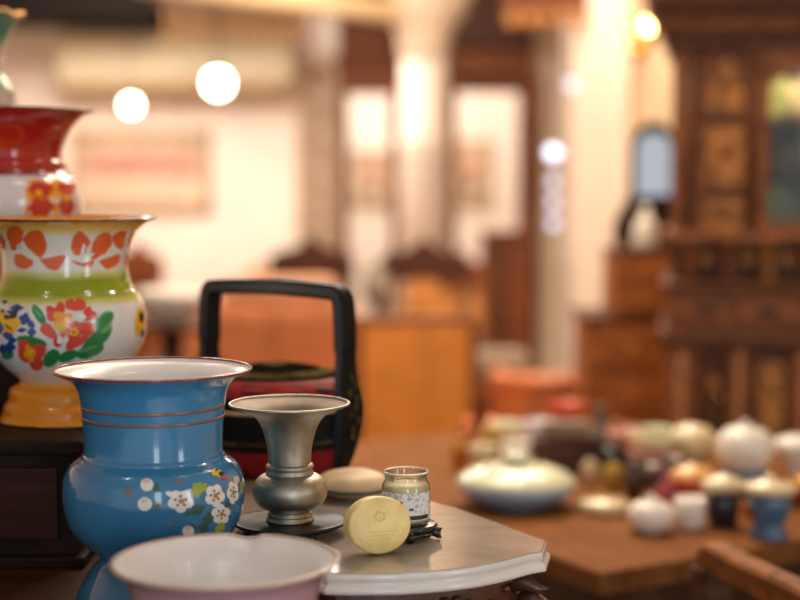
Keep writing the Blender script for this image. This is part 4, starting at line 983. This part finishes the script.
plate('large olive green plate upright on the lowest cabinet shelf',778,212,24,236,pm('olive glaze',(150,150,64),.2,coat=.4))
plate('golden plate upright beside the olive one on the lowest cabinet shelf',822,212,22,236,M['giltwood'])
inside('brass_jar','small brass jar on the middle cabinet shelf, left','jar',768,165,roundp(7,18,.5),M['brass'])
inside('brass_jar','small brass jar on the middle cabinet shelf, right of its twin','jar',786,165,roundp(6,22,.5),M['brass'])
inside('vase','grey-green vase on the middle cabinet shelf','vase',806,165,roundp(9,34,.4),M['p_green'])
inside('brass_cup','brass cup in front of the olive plate on the lowest shelf','cup',776,236,cupp(6,14),M['brass'],dy=.1)
# ------------------------------------------------------------------ stepped chest with mirror
DM=4.4; t=thing('stepped_chest','reddish wooden stepped chest standing left of the dark cabinet','chest',(P(587,300,DM).x,DM,0))
x0=0; x1=P(677,300,DM).x-t.location.x; xm=P(616,300,DM).x-t.location.x; zm=lambda y:P(630,y,DM).z
CR=wood('orange brown chest wood',(156,92,46),.5,.2,(5,5,12),0,spec=.2)
zl=zm(316); zu=zm(250)
b=MB(); b.box(0,0,0,x1,.32,zl-.015,CR,.004); b.build('lower_case',t)
MB().box(-.008,-.01,zl-.015,x1+.005,.33,zl,CD,.003).build('lower_top',t)
b=MB(); b.box(xm,.04,zl,x1,.30,zu-.012,CR,.004); b.build('upper_case',t)
MB().box(xm-.006,.03,zu-.012,x1+.004,.31,zu,CD,.003).build('upper_top',t)
nz=5
for i in range(nz):
    z1_=zl-.03-i*.135; d=MB(); d.box(.01,-.012,z1_-.12,x1-.01,-.0,z1_,CR,.004); dd=d.build('drawer',t); MB().ball((x1*.5,-.018,z1_-.06),.009,M['brass']).build('drawer_knob',dd)
d=MB(); d.box(xm+.008,.03,zl+.012,x1-.008,.04,(zl+zu)/2-.008,CR,.003); dd=d.build('drawer',t); MB().ball(((xm+x1)/2,.024,zl+.05),.007,M['brass']).build('drawer_knob',dd)
d=MB(); d.box(xm+.008,.03,(zl+zu)/2+.002,x1-.008,.04,zu-.02,CR,.003); dd=d.build('drawer',t); MB().ball(((xm+x1)/2,.024,(zl+zu)/2+.04),.007,M['brass']).build('drawer_knob',dd)
# mirror on top
mt=thing('dressing_mirror','dark framed standing mirror with scrolled shoulders on the stepped chest','mirror',(P(653,200,DM+.2).x,DM+.2,zu+.001))
s=(DM+.2)/FPX; zq=lambda y:P(650,y,DM+.2).z-zu
prof=[(34,0),(33,.0)]
def sil(pts2): return [(x*s,zq(y)) for x,y in pts2]
half=[(36,250),(40,236),(38,222),(32,210),(26,200),(24,190),(24,150),(22,137),(14,127),(6,122)]
outer=sil([(x,y) for x,y in half]+[(-x,y) for x,y in half[::-1]])
hw_=16.5
inner=[(16.5,196),(17,178),(17,150),(15,139),(8,134)]
MD=wood('near black mirror frame wood',(44,26,18),.6,.3,(5,5,12),0,spec=.1); mb=MB(); mb.prism(outer,.0,.018,MD,axis='y'); mb.build('frame',mt,bevel=.003)
inn=sil([(x,y) for x,y in inner]+[(-x,y) for x,y in inner[::-1]])
mb=MB(); mb.prism(inn,-.003,-.0005,M['mirror'],axis='y'); mb.build('mirror_glass',mt)
MB().box(-32*s,-.06,0,32*s,.05,.02,CD,.004).build('foot',mt)
mt.rotation_euler=(0,0,math.radians(-12))
fg=thing('figurine','cream porcelain figurine standing before the mirror on the stepped chest','figurine',(P(645,240,DM+.09).x,DM+.09,zu)); s=DM/FPX
MB().lathe([(0,0),(12*s,0),(14*s,6*s),(11*s,16*s),(12*s,22*s),(8*s,30*s),(4*s,33*s),(0,34*s)],M['p_white'],24).build('robe',fg)
MB().ball((0,0,38*s),6*s,M['p_white'],(.9,.9,1.1)).build('head',fg)
MB().lathe([(0,0),(3*s,0),(4*s,4*s),(0,8*s)],M['p_red'],12,cen=(9*s,0,20*s)).build('red_flower',fg)
# ------------------------------------------------------------------ chairs and seats in the middle distance
def make_chair(label,px,d,wpx,ytop,m,rz=0,group=None,peak=True,panel=None):
    c=P(px,300,d); w_=wpx*d/FPX/2; zt=P(px,ytop,d).z
    t=thing('carved_chair',label,'chair',(c.x,c.y,0),rz,group)
    b=MB(); dp=.4
    b.box(-w_,-.02-0,.42,w_,dp,.46,m,.008); b.build('seat',t)
    for sx in (-1,1):
        MB().tube([Vector((sx*(w_-.02),.0,0)),Vector((sx*(w_-.02),.0,.45)),Vector((sx*(w_-.02),-.03,zt-.10))],.016,m,8).build('back_leg',t)
        MB().lathe([(0,0),(.014,0),(.02,.1),(.014,.2),(.02,.42),(0,.42)],m,12,cen=(sx*(w_-.02),dp-.03,0)).build('front_leg',t)
    n_=8
    prof_=[(-w_,zt-.15),(-w_*1.02,zt-.09),(-w_*.8,zt-.055),(-w_*.5,zt-.05),(-w_*.25,zt-.035),(-w_*.12,zt-.01),(0,zt)]
    pl=prof_+[(-x,z) for x,z in prof_[::-1][1:]]+[(w_*.6,zt-.17),(0,zt-.14),(-w_*.6,zt-.17)]
    b=MB(); b.prism(pl,-.05,-.02,m,axis='y'); b.build('crest_rail',t,bevel=.004)
    b=MB(); b.prism([(-.07,.46),(.07,.46),(.05,.6),(.09,.75),(.06,zt-.14),(-.06,zt-.14),(-.09,.75),(-.05,.6)],-.035,-.02,panel or m,axis='y'); b.build('back_splat',t)
    return t
make_chair('dark carved chair with peaked crest, right of the basket handle',424,6.0,92,238,M['chairwood'],panel=M['honey'])
make_chair('dark carved chair with peaked crest seen behind the basket handle',312,6.1,84,236,M['chairwood'],panel=M['honey'])
make_chair('dark carved chair half hidden behind the yellow spittoon',140,6.0,50,240,M['chairwood_red'])
make_chair('honey-coloured wooden chair far behind, near the left doorway',262,7.0,60,262,M['honey'])
make_chair('reddish wooden chair in front of the right-hand doorway',462,6.6,50,250,M['chairwood_red'],panel=M['honey'])
# dark pedestal side table with white bowl
c=P(172,322,4.2); t=thing('pedestal_table','dark round pedestal table holding the white bowl, left of the basket','table',(c.x,4.2,0))
zp_=c.z
MB().lathe([(0,zp_-.02),(.10,zp_-.02),(.105,zp_-.01),(.1,zp_),(0,zp_)],M['chairwood'],40).build('tabletop',t)
MB().lathe([(0,.06),(.03,.06),(.02,.2),(.035,.45),(.02,.6),(.03,zp_-.02),(0,zp_-.02)],M['chairwood'],24).build('pedestal',t)
MB().lathe([(0,0),(.14,0),(.13,.03),(.05,.06),(0,.06)],M['chairwood'],32).build('base',t)
s=4.2/FPX
single(MB().lathe([(0,0),(14*s,0),(16*s,4*s),(28*s,12*s),(34*s,24*s),(35*s,33*s),(33*s,33*s),(26*s,14*s),(0,8*s)],M['p_white'],48),'white_bowl','large plain white bowl on the dark pedestal table','bowl',(c.x,4.2,zp_+.0005))
# orange leather back chair
DO=4.4; c=P(416,322,DO); w_=58*DO/FPX
t=thing('upholstered_chair','chair with a tall orange tan leather back just beyond the display table','chair',(c.x,DO,0))
zt=c.z
b=MB(); b.box(-w_,0,.46,w_,.05,zt,M['orange_leather'],.018); b.build('backrest',t)
b=MB(); b.box(-w_,.04,.38,w_,.46,.47,M['orange_leather'],.02); b.build('seat',t)
for x,y in ((-1,.02),(1,.02),(-1,.42),(1,.42)): MB().box(x*(w_-.03)-.02,y-.0,0,x*(w_-.03)+.02,y+.04,.38,M['chairwood'],.004).build('leg',t)
for sx in (-1,1): MB().box(sx*w_-.012,-.006,.4,sx*w_+.012,.056,zt+.01,M['chairwood_red'],.004).build('back_post',t)
MB().box(-w_,-.004,zt-.004,w_,.054,zt+.014,M['chairwood_red'],.004).build('top_rail',t)
# rust sofa
DS=5.0; t=thing('leather_sofa','low rust brown leather sofa seen through and beside the basket handle','sofa',(P(262,300,DS).x,DS,0))
hw_=95*DS/FPX; zt=P(262,305,DS).z
b=MB(); b.box(-hw_,0,.25,hw_,.16,zt,M['rust_leather'],.04); b.build('backrest',t)
b=MB(); b.box(-hw_,.1,.15,hw_,.6,.42,M['rust_leather'],.04); b.build('seat_cushion',t)
for sx in (-1,1):
    b=MB(); b.box(sx*hw_-.06,0,.1,sx*hw_+.06,.62,.6,M['rust_leather'],.04); b.build('armrest',t)
    for y in (.04,.54): MB().box(sx*(hw_-.02)-.02,y,0,sx*(hw_-.02)+.02,y+.04,.15,M['chairwood'],.003).build('leg',t)
c=P(275,306,DS); mb=MB(); mb.box(-.19,-.03,0,.19,.10,.085,pm('dusty pink tan cloth',(214,160,126),.9,noise=.08,nscale=12),.03); single(mb,'bolster','dusty pink-tan bolster lying on top of the rust brown sofa back','cushion',(c.x,DS+.06,zt+.001))
# tub armchair, right of the orange back
DT=4.9; c=P(545,372,DT); t=thing('tub_armchair','low rust brown tub armchair below the cream pillar','chair',(c.x,DT,0))
zt=c.z; mb=MB(); R=.17
A_=[PI*.98+ (PI*1.04)*i/24 for i in range(25)]
pl=[(R*math.cos(a),R*math.sin(a)) for a in A_]+[((R-.05)*math.cos(a),(R-.05)*math.sin(a)) for a in A_[::-1]]
mb.prism(pl,.2,zt-.02,M['rust_leather']); mb.build('backrest',t,bevel=.012)
mb=MB(); mb.tube([Vector((R-.025)*1.0 and ((R-.025)*math.cos(a),(R-.025)*math.sin(a),zt-.02)) for a in A_],.034,M['rust_leather'],12); mb.build('padded_rim',t)
MB().lathe([(0,.2),(R-.05,.2),(R-.045,.38),(R-.07,.43),(0,.44)],M['rust_leather'],40).build('seat_cushion',t)
for a in (PI/4,3*PI/4,5*PI/4,7*PI/4): MB().lathe([(0,0),(.012,0),(.018,.2),(0,.2)],M['chairwood'],10,cen=(.12*math.cos(a),.12*math.sin(a),0)).build('leg',t)
# grey cushion on red stool
c=P(500,382,5.3); t=thing('stool','reddish wooden stool left of the tub armchair','stool',(c.x,5.3,0)); zt=c.z
MB().box(-.12,-.12,zt-.04,.12,.12,zt,M['chairwood_red'],.006).build('seat',t)
for sx in (-1,1):
    for sy in (-1,1): MB().box(sx*.1-.015,sy*.1-.015,0,sx*.1+.015,sy*.1+.015,zt-.04,M['chairwood_red'],.003).build('leg',t)
b=MB(); b.box(-.1,-.1,0,.1,.1,.11,M['grey_cloth'],.04); single(b,'cushion','plump grey-brown cushion on the reddish stool','cushion',(c.x,5.3,zt))
# dark tall side cabinet by the right doorway
DK=6.9; x0=P(484,300,DK).x; x1=P(532,300,DK).x; z0=P(500,232,DK).z
t=thing('side_cabinet','narrow dark wooden cabinet in front of the right doorway post','cabinet',((x0+x1)/2,DK,0)); h2=(x1-x0)/2
MB().box(-h2,0,.05,h2,.3,z0-.02,M['cabdark'],.006).build('case',t); MB().box(-h2-.01,-.02,z0-.02,h2+.01,.31,z0,M['lintel'],.004).build('top',t); MB().box(-h2,-.01,0,h2,.3,.05,M['cabdark'],.004).build('plinth',t)
d=MB(); d.box(-h2+.015,-.015,.1,-.004,0,z0-.05,M['cabdark'],.004); dd=d.build('door',t); MB().ball((-.02,-.022,.7),.008,M['brass']).build('door_knob',dd)
d=MB(); d.box(.004,-.015,.1,h2-.015,0,z0-.05,M['lintel'],.004); dd=d.build('door',t); MB().ball((.02,-.022,.7),.008,M['brass']).build('door_knob',dd)
# small grey-blue lantern on a shelf post between the chairs
c=P(376,292,6.0); t=thing('lantern_stand','slim dark stand between the two carved chairs','stand',(c.x,5.75,0))
MB().lathe([(0,0),(.09,0),(.08,.02),(.012,.05),(.012,c.z-.02),(.05,c.z-.01),(.05,c.z),(0,c.z)],M['chairwood'],24).build('post',t)
s=5.6/FPX; single(MB().lathe([(0,0),(10*s,0),(12*s,4*s),(12*s,26*s),(6*s,30*s),(7*s,34*s),(5*s,34*s),(0,30*s)],M['grey_glaze'],24),'grey_vase','small dull grey vase on the slim stand between the carved chairs','vase',(c.x,5.75,c.z+.0005))
# ------------------------------------------------------------------ light
def area(name,loc,size,power,col,rot=(0,0,0),sy=None):
    l=bpy.data.lights.new(name,'AREA'); l.energy=power; l.color=col; l.size=size
    if sy: l.shape='RECTANGLE'; l.size_y=sy
    o=bpy.data.objects.new(name,l); link(o); o.location=loc; o.rotation_euler=rot; return o
WARM=(1,.82,.62); WW=(1,.93,.84); DAY=(.86,.93,1)
area('ceiling_light_back',(-1.2,7.3,H-.05),1.6,135,WW)
area('ceiling_light_back',(.6,4.9,H-.05),1.3,80,WARM)
area('ceiling_light_far',(-.2,11,H-.05),2.2,130,WW)
area('ceiling_light_middle',(0,3.4,H-.05),1.2,48,WARM)
area('shop_window_light',(.5,-1.6,1.25),.45,15,DAY,(PI/2,0,0),1.9)
area('side_window_light',(2.5,-.5,1.3),.5,18,DAY,(PI/2,0,math.radians(58)),1.9)
def pt(name,loc,power,col,r=.05):
    l=bpy.data.lights.new(name,'POINT'); l.energy=power; l.color=col; l.shadow_soft_size=r
    o=bpy.data.objects.new(name,l); link(o); o.location=loc
pt('cabinet_fill',cabloc(800,.12,zT-.05),1.1,WARM,.02)  # fill light added inside the case to brighten its plates
pt('fill_spot',(-.3,6.7,2.5),17,WW,.04)  # point light added to brighten the column, no fixture
pt('fill_spot',(.75,6.2,2.5),14,WW,.04)  # second added point light for the column side
for x,y,pw in ((-.9,1.1,5),(.4,1.5,7),(.9,2.6,9),(-.9,3.6,12)): pt('fill_spot',(x,y,H-.25),pw,WW,.03)  # extra fill points, set to lift the tin and white bowl
w=bpy.data.worlds.new('world'); S.world=w; w.use_nodes=True
bg=w.node_tree.nodes['Background']; bg.inputs['Color'].default_value=(.95,.97,1,1); bg.inputs['Strength'].default_value=.6
S.view_settings.view_transform='Standard'; S.view_settings.look='None'; S.view_settings.gamma=1; S.view_settings.exposure=0
# ------------------------------------------------------------------ groups of like things
for o in list(bpy.data.objects):
    if o.parent is None and 'label' in o:
        k=o.name.split('.')[0]
        g={'carved_chair':'carved wooden chairs in the middle distance','pendant_lamp':'round globe lamps hanging in the room','display_plate':'plates standing in the glazed cabinet','goblet':'grey metal goblets on the display table',
           'spittoon':'enamel spittoons','framed_picture':'framed prints on the back walls','brass_jar':'small brass jars in the glazed cabinet'}.get(k)
        if k in('cup','bowl','lidded_jar','vase','teapot') and 'cabinet' not in o['label'] and o.location.y<4 and 'group' not in o: g={'cup':'cups on the display table','bowl':'bowls on the display table','lidded_jar':'lidded jars on the display table','vase':'small vases on the display table','teapot':'teapots on the display table'}[k]
        if g and 'group' not in o: o['group']=g
